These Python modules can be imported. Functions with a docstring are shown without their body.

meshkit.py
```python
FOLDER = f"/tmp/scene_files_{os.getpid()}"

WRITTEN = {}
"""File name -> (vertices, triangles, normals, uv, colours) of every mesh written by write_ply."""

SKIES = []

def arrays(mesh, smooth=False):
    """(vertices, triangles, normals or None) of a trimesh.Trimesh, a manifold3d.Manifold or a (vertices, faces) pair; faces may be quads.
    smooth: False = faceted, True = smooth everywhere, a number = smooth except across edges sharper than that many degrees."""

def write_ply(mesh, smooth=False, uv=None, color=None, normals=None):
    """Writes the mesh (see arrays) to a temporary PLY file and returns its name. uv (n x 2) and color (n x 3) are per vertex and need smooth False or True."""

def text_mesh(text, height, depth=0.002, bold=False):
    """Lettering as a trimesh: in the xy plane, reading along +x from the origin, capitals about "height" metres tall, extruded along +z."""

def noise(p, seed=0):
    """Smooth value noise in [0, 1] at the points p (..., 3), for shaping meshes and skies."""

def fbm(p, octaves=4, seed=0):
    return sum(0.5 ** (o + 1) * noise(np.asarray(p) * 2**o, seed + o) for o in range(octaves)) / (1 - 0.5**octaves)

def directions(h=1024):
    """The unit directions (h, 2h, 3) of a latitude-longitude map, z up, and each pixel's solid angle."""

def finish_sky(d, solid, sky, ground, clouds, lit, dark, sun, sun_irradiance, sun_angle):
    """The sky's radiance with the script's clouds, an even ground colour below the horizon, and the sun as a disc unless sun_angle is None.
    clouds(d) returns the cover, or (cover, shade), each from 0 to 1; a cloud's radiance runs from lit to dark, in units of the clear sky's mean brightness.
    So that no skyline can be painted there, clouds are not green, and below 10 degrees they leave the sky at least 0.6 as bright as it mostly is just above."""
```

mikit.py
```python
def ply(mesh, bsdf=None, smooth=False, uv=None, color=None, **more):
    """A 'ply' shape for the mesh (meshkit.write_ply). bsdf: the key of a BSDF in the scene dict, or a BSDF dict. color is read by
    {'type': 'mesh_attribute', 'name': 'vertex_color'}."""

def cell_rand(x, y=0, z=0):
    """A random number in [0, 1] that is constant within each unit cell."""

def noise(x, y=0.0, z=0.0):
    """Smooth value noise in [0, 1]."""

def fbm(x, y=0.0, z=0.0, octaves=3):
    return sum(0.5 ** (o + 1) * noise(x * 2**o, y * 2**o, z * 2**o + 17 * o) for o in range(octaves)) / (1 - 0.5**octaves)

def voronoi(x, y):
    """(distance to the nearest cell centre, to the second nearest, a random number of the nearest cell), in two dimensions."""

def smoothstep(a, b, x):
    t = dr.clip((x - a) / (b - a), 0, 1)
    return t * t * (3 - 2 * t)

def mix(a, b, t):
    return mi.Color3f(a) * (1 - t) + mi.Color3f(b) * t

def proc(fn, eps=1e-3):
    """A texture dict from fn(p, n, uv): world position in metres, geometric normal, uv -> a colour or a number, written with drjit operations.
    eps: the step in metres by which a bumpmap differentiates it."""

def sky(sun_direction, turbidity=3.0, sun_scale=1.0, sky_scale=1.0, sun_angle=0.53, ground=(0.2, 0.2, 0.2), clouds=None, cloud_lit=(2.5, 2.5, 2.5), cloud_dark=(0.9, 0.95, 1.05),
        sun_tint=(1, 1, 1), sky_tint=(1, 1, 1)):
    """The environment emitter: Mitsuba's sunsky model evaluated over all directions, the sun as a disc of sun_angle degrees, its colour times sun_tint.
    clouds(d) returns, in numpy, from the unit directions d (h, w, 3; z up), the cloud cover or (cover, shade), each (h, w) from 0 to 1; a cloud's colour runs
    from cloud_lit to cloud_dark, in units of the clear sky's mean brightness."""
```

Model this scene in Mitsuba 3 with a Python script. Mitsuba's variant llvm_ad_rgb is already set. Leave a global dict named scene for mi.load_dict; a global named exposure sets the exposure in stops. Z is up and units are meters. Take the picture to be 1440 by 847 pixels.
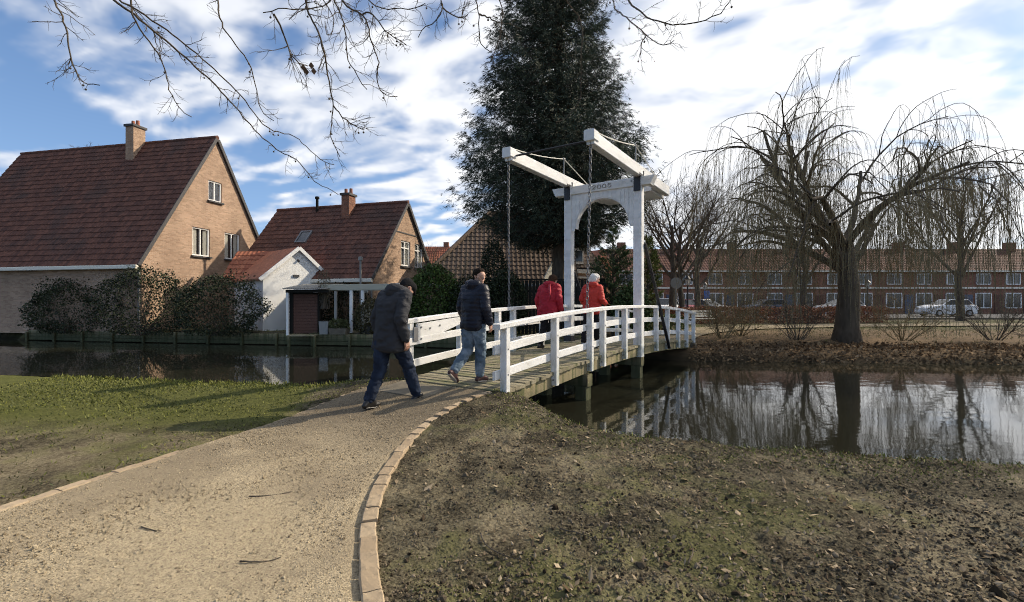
import math, random
import numpy as np, trimesh, mitsuba as mi, drjit as dr
import manifold3d as m3
import mikit, meshkit
from mikit import proc, noise, fbm, voronoi, cell_rand, smoothstep, mix

T = mi.ScalarTransform4f
scene, labels = {}, {}

# ------------------------------------------------------------------ camera, sky, exposure
EYE = 1.5
scene['camera'] = {'type': 'perspective', 'fov': 2 * math.degrees(math.atan(720 / 660.0)), 'fov_axis': 'x',
                   'near_clip': 0.1, 'far_clip': 3000.0,
                   'to_world': T().look_at(origin=[0, 0, EYE], target=[0, 10, EYE], up=[0, 0, 1])}
SUN = np.array([0.93 * math.cos(math.radians(34)), 0.37 * math.cos(math.radians(34)), math.sin(math.radians(34))])


def clouds(d):
    z = np.maximum(d[..., 2], 0.0) + 0.14
    x, y = d[..., 0] / z, d[..., 1] / z
    q = np.stack([x * 1.0 - y * 0.35, y * 1.15 + x * 0.45, 0 * x], -1)
    w = np.stack([meshkit.fbm(q * 1.6 + 40, 3, 2), meshkit.fbm(q * 1.6 + 60, 3, 7), 0 * x], -1) - 0.5
    q = q + 0.32 * w
    big = meshkit.fbm(q * 0.9 + 3.1, 3, 5)
    puff = meshkit.fbm(q * np.array([6.0, 8.5, 1]) + 9.0, 5, 11)
    band = meshkit.fbm(q * np.array([0.9, 3.2, 1]) + 21.0, 4, 3)
    side = np.clip((d @ np.array([0.85, 0.5, 0.2])), -1, 1)
    m = 0.30 * big + 0.48 * puff + 0.22 * band + 0.17 * (side - 0.27)
    cover = np.clip((m - 0.385) / 0.21, 0, 1)
    cover = cover * cover * (3 - 2 * cover) * 0.95
    low = np.clip((0.12 - d[..., 2]) / 0.12, 0, 1)
    cover = np.maximum(cover, 0.6 * low)
    shade = np.clip(0.85 - 0.75 * side - 1.6 * (puff - 0.5), 0, 1)
    return cover, shade


scene['sky'] = mikit.sky(SUN.tolist(), turbidity=3, clouds=clouds, cloud_lit=(3.3, 3.3, 3.3), cloud_dark=(1.9, 2.03, 2.3), sun_tint=(0.91, 0.985, 1.12), sky_tint=(1.02, 1.04, 1.14))
exposure = 2.05

# ------------------------------------------------------------------ helpers
V = lambda *a: np.array(a, float)


def unit(v):
    v = np.asarray(v, float)
    return v / (np.linalg.norm(v) + 1e-12)


def sstep(a, b, x):
    t = np.clip((np.asarray(x, float) - a) / (b - a), 0, 1)
    return t * t * (3 - 2 * t)


def numbered(key):
    if key not in used:
        used.add(key)
        return key
    k = 1
    while f'{key}_{k:03d}' in used:
        k += 1
    used.add(f'{key}_{k:03d}')
    return f'{key}_{k:03d}'


used = set()


def obj(name, mesh, bsdf, parent=None, smooth=False, uv=None, color=None, label=None, **lab):
    key = numbered(parent + '__' + name if parent else name)
    if isinstance(mesh, MB):
        color = mesh.colors() if color is None else color
        mesh = mesh.mesh()
    scene[key] = mikit.ply(mesh, bsdf, smooth=smooth, uv=uv, color=color)
    if label or lab:
        labels[key] = dict(lab)
        if label:
            labels[key]['label'] = label
    return key


def thing(name, label, category, group=None):
    key = numbered(name)
    labels[key] = {'label': label, 'category': category}
    if group:
        labels[key]['group'] = group
    return key


class MB:
    """collects boxes, bars, tubes and leaf blades into one mesh"""

    def __init__(self):
        self.v, self.f, self.c, self.n = [], [], [], 0

    def add(self, v, f, c=None):
        v = np.asarray(v, float)
        self.v.append(v)
        self.f.append(np.asarray(f, int) + self.n)
        if c is not None:
            self.c.append(np.broadcast_to(np.asarray(c, float), v.shape))
        self.n += len(v)
        return self

    def add_mesh(self, m, c=None):
        if hasattr(m, 'to_mesh'):
            k = m.to_mesh()
            return self.add(k.vert_properties[:, :3], k.tri_verts, c)
        return self.add(m.vertices, m.faces, c)

    def colors(self):
        return np.vstack(self.c) if self.c and sum(map(len, self.c)) == self.n else None

    def mesh(self):
        return trimesh.Trimesh(np.vstack(self.v), np.vstack(self.f), process=False)

    def prism(self, ring0, ring1, c=None):
        k = len(ring0)
        v = np.vstack([ring0, ring1])
        f = []
        for i in range(k):
            j = (i + 1) % k
            f += [[i, j, k + j], [i, k + j, k + i]]
        for i in range(1, k - 1):
            f += [[0, i + 1, i], [k, k + i, k + i + 1]]
        return self.add(v, f, c)

    def bar(self, p0, p1, w, h, up=(0, 0, 1), ch=0.006, c=None):
        """chamfered bar from p0 to p1; w across, h along 'up'"""
        p0, p1 = V(*p0), V(*p1)
        d = unit(p1 - p0)
        s = unit(np.cross(d, up))
        u = np.cross(s, d)
        a, b = w / 2, h / 2
        ch = min(ch, a * .9, b * .9)
        poly = [(-a + ch, -b), (a - ch, -b), (a, -b + ch), (a, b - ch), (a - ch, b), (-a + ch, b), (-a, b - ch), (-a, -b + ch)]
        r0 = np.array([p0 + x * s + y * u for x, y in poly])
        r1 = r0 + (p1 - p0)
        return self.prism(r0[::-1], r1[::-1], c) if False else self.prism(r0, r1, c)

    def box(self, c, half, ax=None, ch=0.0, col=None):
        ax = np.eye(3) if ax is None else ax
        c = V(*c)
        return self.bar(c - ax[0] * half[0], c + ax[0] * half[0], 2 * half[1], 2 * half[2], ax[2], max(ch, 1e-4), col)

    def tube(self, pts, rad, sides=6, c=None, closed=False, cap=True):
        p = np.asarray(pts, float)
        r = np.broadcast_to(np.asarray(rad, float), (len(p),))
        if closed:
            t = np.roll(p, -1, 0) - np.roll(p, 1, 0)
        else:
            t = np.gradient(p, axis=0)
        t /= np.linalg.norm(t, axis=1, keepdims=True) + 1e-12
        m = unit(t.mean(0) + 1e-6)
        ref = V(0, 0, 1) if abs(m[2]) < 0.8 else V(1, 0, 0)
        if closed:
            ref = unit(np.cross(t[0], t[len(t) // 4]))
        a = np.cross(t, ref)
        a /= np.linalg.norm(a, axis=1, keepdims=True) + 1e-12
        b = np.cross(t, a)
        ang = np.arange(sides) * 2 * np.pi / sides
        v = p[:, None] + r[:, None, None] * (np.cos(ang)[None, :, None] * a[:, None] + np.sin(ang)[None, :, None] * b[:, None])
        n = len(p)
        m_ = n if closed else n - 1
        i, j = np.meshgrid(np.arange(m_), np.arange(sides), indexing='ij')
        i2 = (i + 1) % n
        q = np.stack([i * sides + j, i2 * sides + j, i2 * sides + (j + 1) % sides, i * sides + (j + 1) % sides], -1).reshape(-1, 4)
        f = np.vstack([q[:, [0, 1, 2]], q[:, [0, 2, 3]]])
        v = v.reshape(-1, 3)
        if cap and not closed:
            k = len(v)
            v = np.vstack([v, p[:1], p[-1:]])
            jj = np.arange(sides)
            f = np.vstack([f, np.stack([jj * 0 + k, jj, (jj + 1) % sides], 1),
                           np.stack([jj * 0 + k + 1, (n - 1) * sides + (jj + 1) % sides, (n - 1) * sides + jj], 1)])
        return self.add(v, f, c)

    def blades(self, base, d, side, length, width, c, bend=None):
        """kite shaped leaves: base (n,3), direction d, side vector; two triangles each"""
        n = len(base)
        length = np.broadcast_to(length, (n,))[:, None]
        width = np.broadcast_to(width, (n,))[:, None]
        mid = base + d * length * 0.5
        tip = base + d * length
        if bend is not None:
            tip = tip + bend
        v = np.stack([base, mid - side * width / 2, tip, mid + side * width / 2], 1).reshape(-1, 3)
        k = np.arange(n)[:, None] * 4
        f = np.vstack([k + [0, 1, 2], k + [0, 2, 3]])
        col = np.repeat(np.broadcast_to(c, (n, 3)), 4, 0)
        return self.add(v, f, col)


def perp(d, rng):
    r = rng.normal(size=d.shape)
    s = np.cross(d, r)
    return s / (np.linalg.norm(s, axis=-1, keepdims=True) + 1e-9)


def rand_dirs(n, rng):
    d = rng.normal(size=(n, 3))
    return d / np.linalg.norm(d, axis=1, keepdims=True)


# ------------------------------------------------------------------ materials
def mat(key, color, rough=0.6, metallic=0.0, spec=0.5, bump=None, bump_scale=1.0, **k):
    col = color if isinstance(color, dict) else {'type': 'rgb', 'value': list(color)}
    b = {'type': 'principled', 'base_color': col, 'roughness': rough, 'metallic': metallic, 'specular': spec, **k}
    if bump is not None:
        b = {'type': 'bumpmap', 'arbitrary': bump, 'scale': bump_scale, 'bsdf': b}
    scene[key] = {'type': 'twosided', 'bsdf': b}


U2 = V(0.556, 0.831)       # heading of the bridge
N2 = V(0.831, -0.556)      # its right hand side


def sn(p):
    return p.x * 0.556 + p.y * 0.831, p.x * 0.831 - p.y * 0.556


def paint_fn(p, n, uv):
    s, q = sn(p)
    a = fbm(s * 3, q * 3, p.z * 6)
    streak = noise(s * 25, q * 25, p.z * 1.2)
    d = smoothstep(0.62, 0.9, a * 0.75 + streak * 0.3)
    c = mix((0.70, 0.695, 0.68), (0.61, 0.605, 0.58), smoothstep(0.35, 0.8, a))
    c = mix(c, (0.50, 0.50, 0.44), d * 0.4)
    above = p.z - (0.40 - 0.0074 * (s - 11.0) * (s - 11.0))
    g = smoothstep(0.35, 0.75, 0.55 * streak + 0.6 * a) * smoothstep(0.30, -0.10, above)
    c = mix(c, (0.24, 0.27, 0.16), g * 0.65)
    return mix(c, (0.30, 0.25, 0.18), smoothstep(0.80, 0.86, noise(s * 40, q * 40, p.z * 40)) * smoothstep(0.5, 0.7, a) * 0.6)


mat('white_paint', proc(paint_fn), 0.42, spec=0.4)


def deck_fn(p, n, uv):
    s, q = sn(p)
    pl = dr.floor((s - 5.55) / 0.152)
    g = noise(s * 60, q * 2.5, p.z * 60)
    g2 = fbm(s * 9, q * 3)
    tone = cell_rand(pl, 3, 1)
    c = mix((0.17, 0.145, 0.095), (0.27, 0.24, 0.165), tone * 0.6 + g * 0.4)
    c = mix(c, (0.12, 0.13, 0.055), smoothstep(0.45, 0.75, g2) * 0.7)
    return mix(c, (0.08, 0.07, 0.05), smoothstep(0.6, 0.9, g) * 0.5)


mat('deck_wood', proc(deck_fn), 0.8, spec=0.25)


def beam_fn(p, n, uv):
    s, q = sn(p)
    st = noise(s * 18, q * 18, p.z * 1.5)
    a = fbm(s * 2.2, q * 2.2, p.z * 5)
    c = mix((0.15, 0.13, 0.085), (0.30, 0.25, 0.14), a)
    c = mix(c, (0.075, 0.085, 0.035), smoothstep(0.4, 0.75, st) * 0.8)
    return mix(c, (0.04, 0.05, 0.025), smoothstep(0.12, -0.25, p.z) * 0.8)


mat('beam_wood', proc(beam_fn), 0.85, spec=0.2)


def ground_fn(p, n, uv):
    a = fbm(p.x * 0.9, p.y * 0.9, 2.0, octaves=4)
    b = fbm(p.x * 5, p.y * 5, 7.0, octaves=4)
    g = noise(p.x * 60, p.y * 60)
    g3 = noise(p.x * 140 + 3, p.y * 140, p.z * 90)
    soil = mix((0.024, 0.020, 0.013), (0.140, 0.120, 0.078), smoothstep(0.25, 0.8, b * 0.45 + g * 0.3 + g3 * 0.25))
    soil = mix(soil, soil * 1.3 + mi.Color3f(0.035, 0.028, 0.018), smoothstep(0.5, 0.72, fbm(p.x * 1.6 + 5, p.y * 1.6, 1.0)))
    moss = mix((0.030, 0.036, 0.010), (0.10, 0.105, 0.028), noise(p.x * 45, p.y * 45) * 0.6 + g3 * 0.4)
    k = smoothstep(0.53, 0.70, a * 0.6 + b * 0.4)
    near = smoothstep(16, 13, p.y)
    verge = smoothstep(-2.75, -3.1, p.x + 0.3 * b + 0.22 * (p.y - 7)) * smoothstep(5.2, 6.6, p.y + 0.8 * b)
    k = dr.maximum(k, verge * 1.6)
    k = k * near + (1 - near) * smoothstep(0.4, 0.6, a)
    c = mix(soil, moss, k * 0.55)
    # brown leaf litter of the far bank
    far = smoothstep(14.0, 15.0, p.y) * smoothstep(25, 21, p.y) * smoothstep(3, 5, p.x)
    c = mix(c, mix((0.06, 0.045, 0.03), (0.17, 0.115, 0.065), b), far)
    wet = smoothstep(-0.18, -0.42, p.z)
    return mix(c, (0.02, 0.018, 0.012), wet * 0.8)




def earth_h(p, n, uv):
    return (noise(p.x * 75, p.y * 75, p.z * 75) + 0.6 * noise(p.x * 170, p.y * 170, p.z * 170)) * smoothstep(12, 5, p.y)


mat('earth', proc(ground_fn), 0.95, spec=0.1, bump=proc(earth_h, 2e-3), bump_scale=0.010)


def gravel_fn(p, n, uv):
    a = fbm(p.x * 1.3, p.y * 1.3, 4.0)
    d, d2, w = voronoi(p.x * 105, p.y * 105)
    g = noise(p.x * 240, p.y * 240)
    c = mix((0.150, 0.121, 0.080), (0.45, 0.372, 0.248), w * 0.6 + g * 0.4)
    c = mix(c, (0.155, 0.125, 0.088), smoothstep(0.48, 0.75, a) * 0.55)
    painted_shade = smoothstep(3.6, 6.4, p.y + 0.9 * (fbm(p.x * 2, p.y * 2, 9.0) - 0.5) + 0.25 * (p.x + 2.0)) * smoothstep(14, 11, p.y)
    c = mix(c, c * mi.Color3f(0.48, 0.48, 0.51), painted_shade)  # shade on the path towards the bridge, painted into the gravel colour
    return mix(c, (0.10, 0.08, 0.055), smoothstep(0.93, 1.0, w))


def gravel_h(p, n, uv):
    d, d2, w = voronoi(p.x * 70, p.y * 70)
    return (d2 - d) * (0.4 + 0.6 * w)


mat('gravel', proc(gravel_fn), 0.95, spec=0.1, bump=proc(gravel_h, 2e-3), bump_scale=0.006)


def edging_fn(p, n, uv):
    a = fbm(p.x * 30, p.y * 30, p.z * 30)
    t = cell_rand(dr.floor(uv.x * 1000), 5, 2)
    c = mix((0.27, 0.205, 0.135), (0.37, 0.29, 0.195), t)
    return mix(c, (0.19, 0.15, 0.105), smoothstep(0.5, 0.8, a) * 0.7)


mat('edging_brick', proc(edging_fn), 0.9, spec=0.15)


def brick_wall(lo, hi, mortar):
    def fn(p, n, uv):
        t = (p.x * n.y - p.y * n.x) / 0.225
        r = dr.floor(p.z / 0.065)
        t = t + 0.5 * (r - 2 * dr.floor(r / 2))
        fx, fz = t - dr.floor(t), p.z / 0.065 - r
        c = mix(lo, hi, cell_rand(dr.floor(t), r, 4))
        j = dr.maximum(smoothstep(0.94, 0.97, fx), smoothstep(0.82, 0.9, fz))
        c = mix(c, mortar, j * 0.8)
        return c * (0.78 + 0.45 * fbm(t * 0.3, p.z * 0.7, 3.0))
    return proc(fn)


mat('tan_brick', brick_wall((0.28, 0.185, 0.128), (0.41, 0.285, 0.20), (0.36, 0.30, 0.24)), 0.9, spec=0.1)
mat('red_brick', brick_wall((0.16, 0.075, 0.050), (0.27, 0.125, 0.08), (0.25, 0.21, 0.18)), 0.9, spec=0.1)


def tile_fn(lo, hi, stain):
    def fn(p, n, uv):
        r = cell_rand(dr.floor(uv.x), dr.floor(uv.y), 8)
        a = fbm(p.x * 0.8, p.y * 0.8, p.z * 0.8)
        c = mix(lo, hi, r)
        c = mix(c, stain, smoothstep(0.5, 0.75, a) * 0.55)
        return c * (0.75 + 0.5 * noise(p.x * 11, p.y * 11, p.z * 11))
    return proc(fn)


mat('brown_tile', tile_fn((0.085, 0.043, 0.034), (0.15, 0.07, 0.05), (0.06, 0.045, 0.04)), 0.75, spec=0.15)
mat('buff_tile', tile_fn((0.115, 0.083, 0.063), (0.175, 0.128, 0.097), (0.09, 0.08, 0.058)), 0.75, spec=0.2)
mat('orange_tile', tile_fn((0.26, 0.09, 0.055), (0.36, 0.14, 0.08), (0.2, 0.1, 0.07)), 0.7, spec=0.2)


def bark_fn(p, n, uv):
    a = fbm(p.x * 14, p.y * 14, p.z * 3)
    return mix((0.045, 0.038, 0.030), (0.145, 0.12, 0.092), a)


mat('bark', proc(bark_fn), 0.95, spec=0.1)


def concrete_fn(p, n, uv):
    a = fbm(p.x * 6, p.y * 6, p.z * 6, octaves=4)
    return mix((0.085, 0.075, 0.058), (0.19, 0.165, 0.125), a)


mat('concrete', proc(concrete_fn), 0.9, spec=0.15)


def ripple(p, n, uv):
    return (noise(p.x * 1.6 + 0.4 * p.y, p.y * 4.2) * 0.6 + noise(p.x * 4.5, p.y * 11 + 3.0) * 0.28 + noise(p.x * 14 + 5, p.y * 26) * 0.07) \
        * (0.25 + 0.75 * smoothstep(-1.0, 5.0, p.x))


scene['water'] = {'type': 'bumpmap', 'arbitrary': proc(ripple, 4e-3), 'scale': 0.0022,
                  'bsdf': {'type': 'principled', 'base_color': {'type': 'rgb', 'value': [0.012, 0.012, 0.008]}, 'roughness': 0.04, 'specular': 0.55}}


def cloth_h(p, n, uv):
    return fbm(p.x * 9, p.y * 9, p.z * 13, octaves=4)


def cloth(key, color, rough=0.8, sc=0.03, **k):
    mat(key, color, rough, spec=0.25, bump=cloth_bump, bump_scale=sc, **k)


cloth_bump = proc(cloth_h, 4e-3)
cloth('grey_coat', (0.030, 0.031, 0.036))
cloth('navy_puffer', (0.012, 0.014, 0.024), 0.45, 0.02)
cloth('red_coat', (0.34, 0.014, 0.028), 0.65)
cloth('red_jacket', (0.47, 0.038, 0.026), 0.55)
cloth('black_trousers', (0.010, 0.010, 0.012))


def jeans(lo, hi):
    def fn(p, n, uv):
        a = fbm(p.x * 7, p.y * 7, p.z * 5)
        return mix(lo, hi, smoothstep(0.35, 0.75, a)) * (0.8 + 0.4 * noise(p.x * 250, p.y * 250, p.z * 60))
    return proc(fn)


mat('dark_jeans', jeans((0.010, 0.016, 0.032), (0.022, 0.034, 0.062)), 0.85, spec=0.2, bump=cloth_bump, bump_scale=0.03)
mat('light_jeans', jeans((0.085, 0.125, 0.17), (0.25, 0.31, 0.38)), 0.85, spec=0.2, bump=cloth_bump, bump_scale=0.03)
mat('skin', (0.47, 0.27, 0.19), 0.55)
mat('leather', (0.012, 0.011, 0.010), 0.4)
mat('pale_sole', (0.42, 0.37, 0.31), 0.7)
mat('red_shoe', (0.055, 0.022, 0.022), 0.6)
mat('brown_hair', (0.050, 0.028, 0.017), 0.9, spec=0.1)
mat('dark_hair', (0.020, 0.014, 0.011), 0.9, spec=0.1)
mat('white_hair', (0.62, 0.60, 0.56), 0.6)
mat('black_iron', (0.016, 0.016, 0.020), 0.45)
mat('grey_iron', (0.20, 0.20, 0.205), 0.5, 0.7)
mat('letter_iron', (0.20, 0.18, 0.15), 0.5)
mat('felt', (0.016, 0.016, 0.017), 0.95, spec=0.1)
mat('mossy_paint', (0.40, 0.39, 0.31), 0.7)
mat('cream_paint', (0.66, 0.63, 0.54), 0.5)
mat('plain_white', (0.74, 0.74, 0.72), 0.6)
mat('brown_board', (0.105, 0.050, 0.034), 0.8)
mat('dark_board', (0.020, 0.019, 0.016), 0.9, spec=0.1)
mat('grey_metal', (0.22, 0.22, 0.21), 0.6)
mat('lead', (0.16, 0.17, 0.18), 0.5)
mat('slate', (0.05, 0.048, 0.05), 0.7)
mat('dark_room', (0.02, 0.02, 0.022), 0.9)
mat('curtain', (0.55, 0.54, 0.48), 0.9)
mat('shop_glass', (0.03, 0.035, 0.04), 0.08, spec=0.8)
mat('asphalt', (0.06, 0.06, 0.06), 0.95)
mat('brown_wall', (0.10, 0.065, 0.05), 0.9)
mat('blue_sign', (0.03, 0.12, 0.42), 0.5)
mat('car_white', (0.70, 0.71, 0.72), 0.3, clearcoat=0.8)
mat('car_red', (0.22, 0.02, 0.025), 0.3, clearcoat=0.8)
mat('car_blue', (0.03, 0.05, 0.10), 0.3, clearcoat=0.8)
mat('car_silver', (0.32, 0.33, 0.34), 0.35, 0.4, clearcoat=0.8)
mat('car_glass', (0.012, 0.014, 0.016), 0.15, spec=0.35)
mat('tyre', (0.014, 0.014, 0.014), 0.9)
mat('lamp_glass', (0.62, 0.60, 0.55), 0.25)
mat('tail_light', (0.35, 0.015, 0.015), 0.3)
scene['window_glass'] = {'type': 'thindielectric'}
scene['foliage'] = {'type': 'twosided', 'bsdf': {'type': 'principled', 'base_color': {'type': 'mesh_attribute', 'name': 'vertex_color'}, 'roughness': 0.6, 'specular': 0.25}}
scene['dry'] = {'type': 'twosided', 'bsdf': {'type': 'diffuse', 'reflectance': {'type': 'mesh_attribute', 'name': 'vertex_color'}}}
# ------------------------------------------------------------------ terrain
WATER = -0.45
NEAR = np.array([(-600, 90), (-60, 21), (-15, 10.6), (-8, 9.2), (-4.06, 8.55), (-2.9, 8.2), (-1.75, 8.1), (-0.05, 6.95), (0.25, 6.6), (0.63, 5.95), (1.18, 5.3),
                 (1.7, 5.0), (2.26, 4.8), (5, 4.2), (12, 2.2), (60, -14), (600, -200)], float)
FAR = np.array([(-600, 180), (-60, 31), (-20, 22.5), (-9, 20.6), (-5, 20.1), (0, 18.6), (2.6, 17.4), (3.7, 15.3), (4.9, 14.55), (7.3, 14.2), (12, 13.8), (40, 11), (600, -60)], float)


def side_dist(x, y, poly):
    """signed distance to a bank line given as y of x: positive where y is greater"""
    x, y = np.asarray(x, float), np.asarray(y, float)
    best = np.full(np.broadcast(x, y).shape, 1e9)
    for a, b in zip(poly[:-1], poly[1:]):
        d = b - a
        t = np.clip(((x - a[0]) * d[0] + (y - a[1]) * d[1]) / (d @ d), 0, 1)
        best = np.minimum(best, np.hypot(x - a[0] - t * d[0], y - a[1] - t * d[1]))
    return best * np.sign(y - np.interp(x, poly[:, 0], poly[:, 1]))


def ground_z(x, y, rough=True):
    x, y = np.asarray(x, float), np.asarray(y, float)
    s, q = x * U2[0] + y * U2[1], x * N2[0] + y * N2[1]
    near, far = side_dist(x, y, NEAR), -side_dist(x, y, FAR)
    inside = np.minimum(near, far)
    ramp = 0.17 * sstep(3.3, 5.5, s) * sstep(-7.6, -6.4, q) * sstep(-2.2, -3.7, q) * (near < 3)
    lawn = 0.06 * sstep(-3.0, -1.0, q) * sstep(2.5, 5.5, y) * (near < 3)
    base = np.where(far < near, 0.10, 0.0) + ramp + lawn
    p = np.stack([x, y, 0 * x], -1)
    if rough:
        base = base + 0.05 * (meshkit.fbm(p * 0.7, 3, 1) - 0.5) * (1 - sstep(30, 60, y))
    steep = 1.35 * sstep(-0.12, 0.75, near)
    rightbank = sstep(2.6, 4.0, x)
    fs = rightbank * (1.35 * sstep(-2.4, 1.0, far) + 0.25 * np.exp(-((far + 2.6) / 0.9) ** 2)) + (1 - rightbank) * 1.4 * sstep(-0.25, 0.2, far)
    z = base - np.where(far < near, fs, steep)
    return np.maximum(z, -1.3)


def path_edges():
    right = np.array([(1.3, -2.5), (0.75, -1.0), (0.3, 0.2), (-0.1, 1.0), (-0.45, 1.7), (-0.69, 2.33), (-0.755, 2.49), (-0.85, 2.77), (-0.95, 3.12), (-1.04, 3.57), (-1.085, 4.09),
                      (-1.1, 4.56), (-1.09, 4.97), (-1.02, 5.5), (-0.83, 6.0), (-0.58, 6.45), (-0.30, 6.82)], float)
    left = np.array([(-5.0, -2.5), (-4.6, -1.0), (-4.4, 0.2), (-4.2, 1.0), (-4.05, 1.7), (-3.9, 2.3), (-3.85, 2.5), (-3.8, 2.8), (-3.7, 3.2), (-3.6, 3.6), (-3.45, 4.1), (-3.3, 4.6),
                     (-3.15, 5.1), (-3.0, 5.7), (-2.82, 6.3), (-2.45, 7.2), (-1.95, 7.85)], float)
    return left, right


def resample(poly, step):
    seg = np.hypot(*np.diff(poly, axis=0).T)
    s = np.r_[0, np.cumsum(seg)]
    from scipy.interpolate import PchipInterpolator
    t = np.linspace(0, s[-1], max(2, int(round(s[-1] / step)) + 1))
    return np.stack([PchipInterpolator(s, poly[:, 0])(t), PchipInterpolator(s, poly[:, 1])(t)], 1)


LEFT, RIGHT = path_edges()


def grid_mesh(X, Y, Z):
    n, m = X.shape
    v = np.stack([X, Y, Z], -1).reshape(-1, 3)
    i, j = np.meshgrid(np.arange(n - 1), np.arange(m - 1), indexing='ij')
    a = i * m + j
    f = np.stack([a, a + m, a + m + 1, a + 1], -1).reshape(-1, 4)
    mm = trimesh.Trimesh(v, np.vstack([f[:, [0, 1, 2]], f[:, [0, 2, 3]]]), process=False)
    if mm.face_normals[:, 2].sum() < 0:
        mm.invert()
    return mm


def in_path(x, y, margin=0.0):
    xs = np.interp(y, LEFT[:, 1], LEFT[:, 0]) - margin
    xr = np.interp(y, RIGHT[:, 1], RIGHT[:, 0]) + margin
    return (x > xs) & (x < xr) & (y < 7.9)


def line(*segs):
    return np.unique(np.concatenate([np.arange(a, b, st) for a, b, st in segs]))


gx = line((-600, -100, 50), (-100, -30, 5), (-30, -6, 0.5), (-6, -1.6, 0.12), (-1.6, -1.2, 0.035), (-1.2, 3.4, 0.019), (3.4, 4.6, 0.05), (4.6, 12, 0.2), (12, 30, 0.8), (30, 100, 5), (100, 601, 50))
gy = line((-600, -100, 50), (-100, -10, 5), (-10, 0, 0.6), (0, 1.4, 0.1), (1.4, 4.4, 0.017), (4.4, 7.4, 0.03), (7.4, 10, 0.08), (10, 22, 0.2), (22, 40, 0.8), (40, 120, 5), (120, 1300, 60))
GX, GY = np.meshgrid(gx, gy, indexing='ij')
GZ = ground_z(GX, GY)
P3 = np.stack([GX, GY, 0 * GX], -1)


def clods(x, y):
    """rough trodden soil of the near bank"""
    p = np.stack([x, y, 0 * x], -1)
    w = sstep(-2.0, -1.2, x) * sstep(5.2, 4.2, x) * sstep(1.0, 1.5, y) * sstep(8.6, 7.6, y)
    rid = lambda f, sd: 1 - np.abs(2 * meshkit.noise(p * f, sd) - 1)
    k = 0.35 + 0.65 * sstep(0.35, 0.65, meshkit.fbm(p * 1.3, 2, 17))
    return w * (0.045 * (meshkit.fbm(p * 5, 2, 9) - 0.5) + k * (0.016 * (rid(11, 4) - 0.6) + 0.012 * (meshkit.noise(p * 26, 5) - 0.5) + 0.009 * (meshkit.noise(p * 52, 6) - 0.5)))


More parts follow.
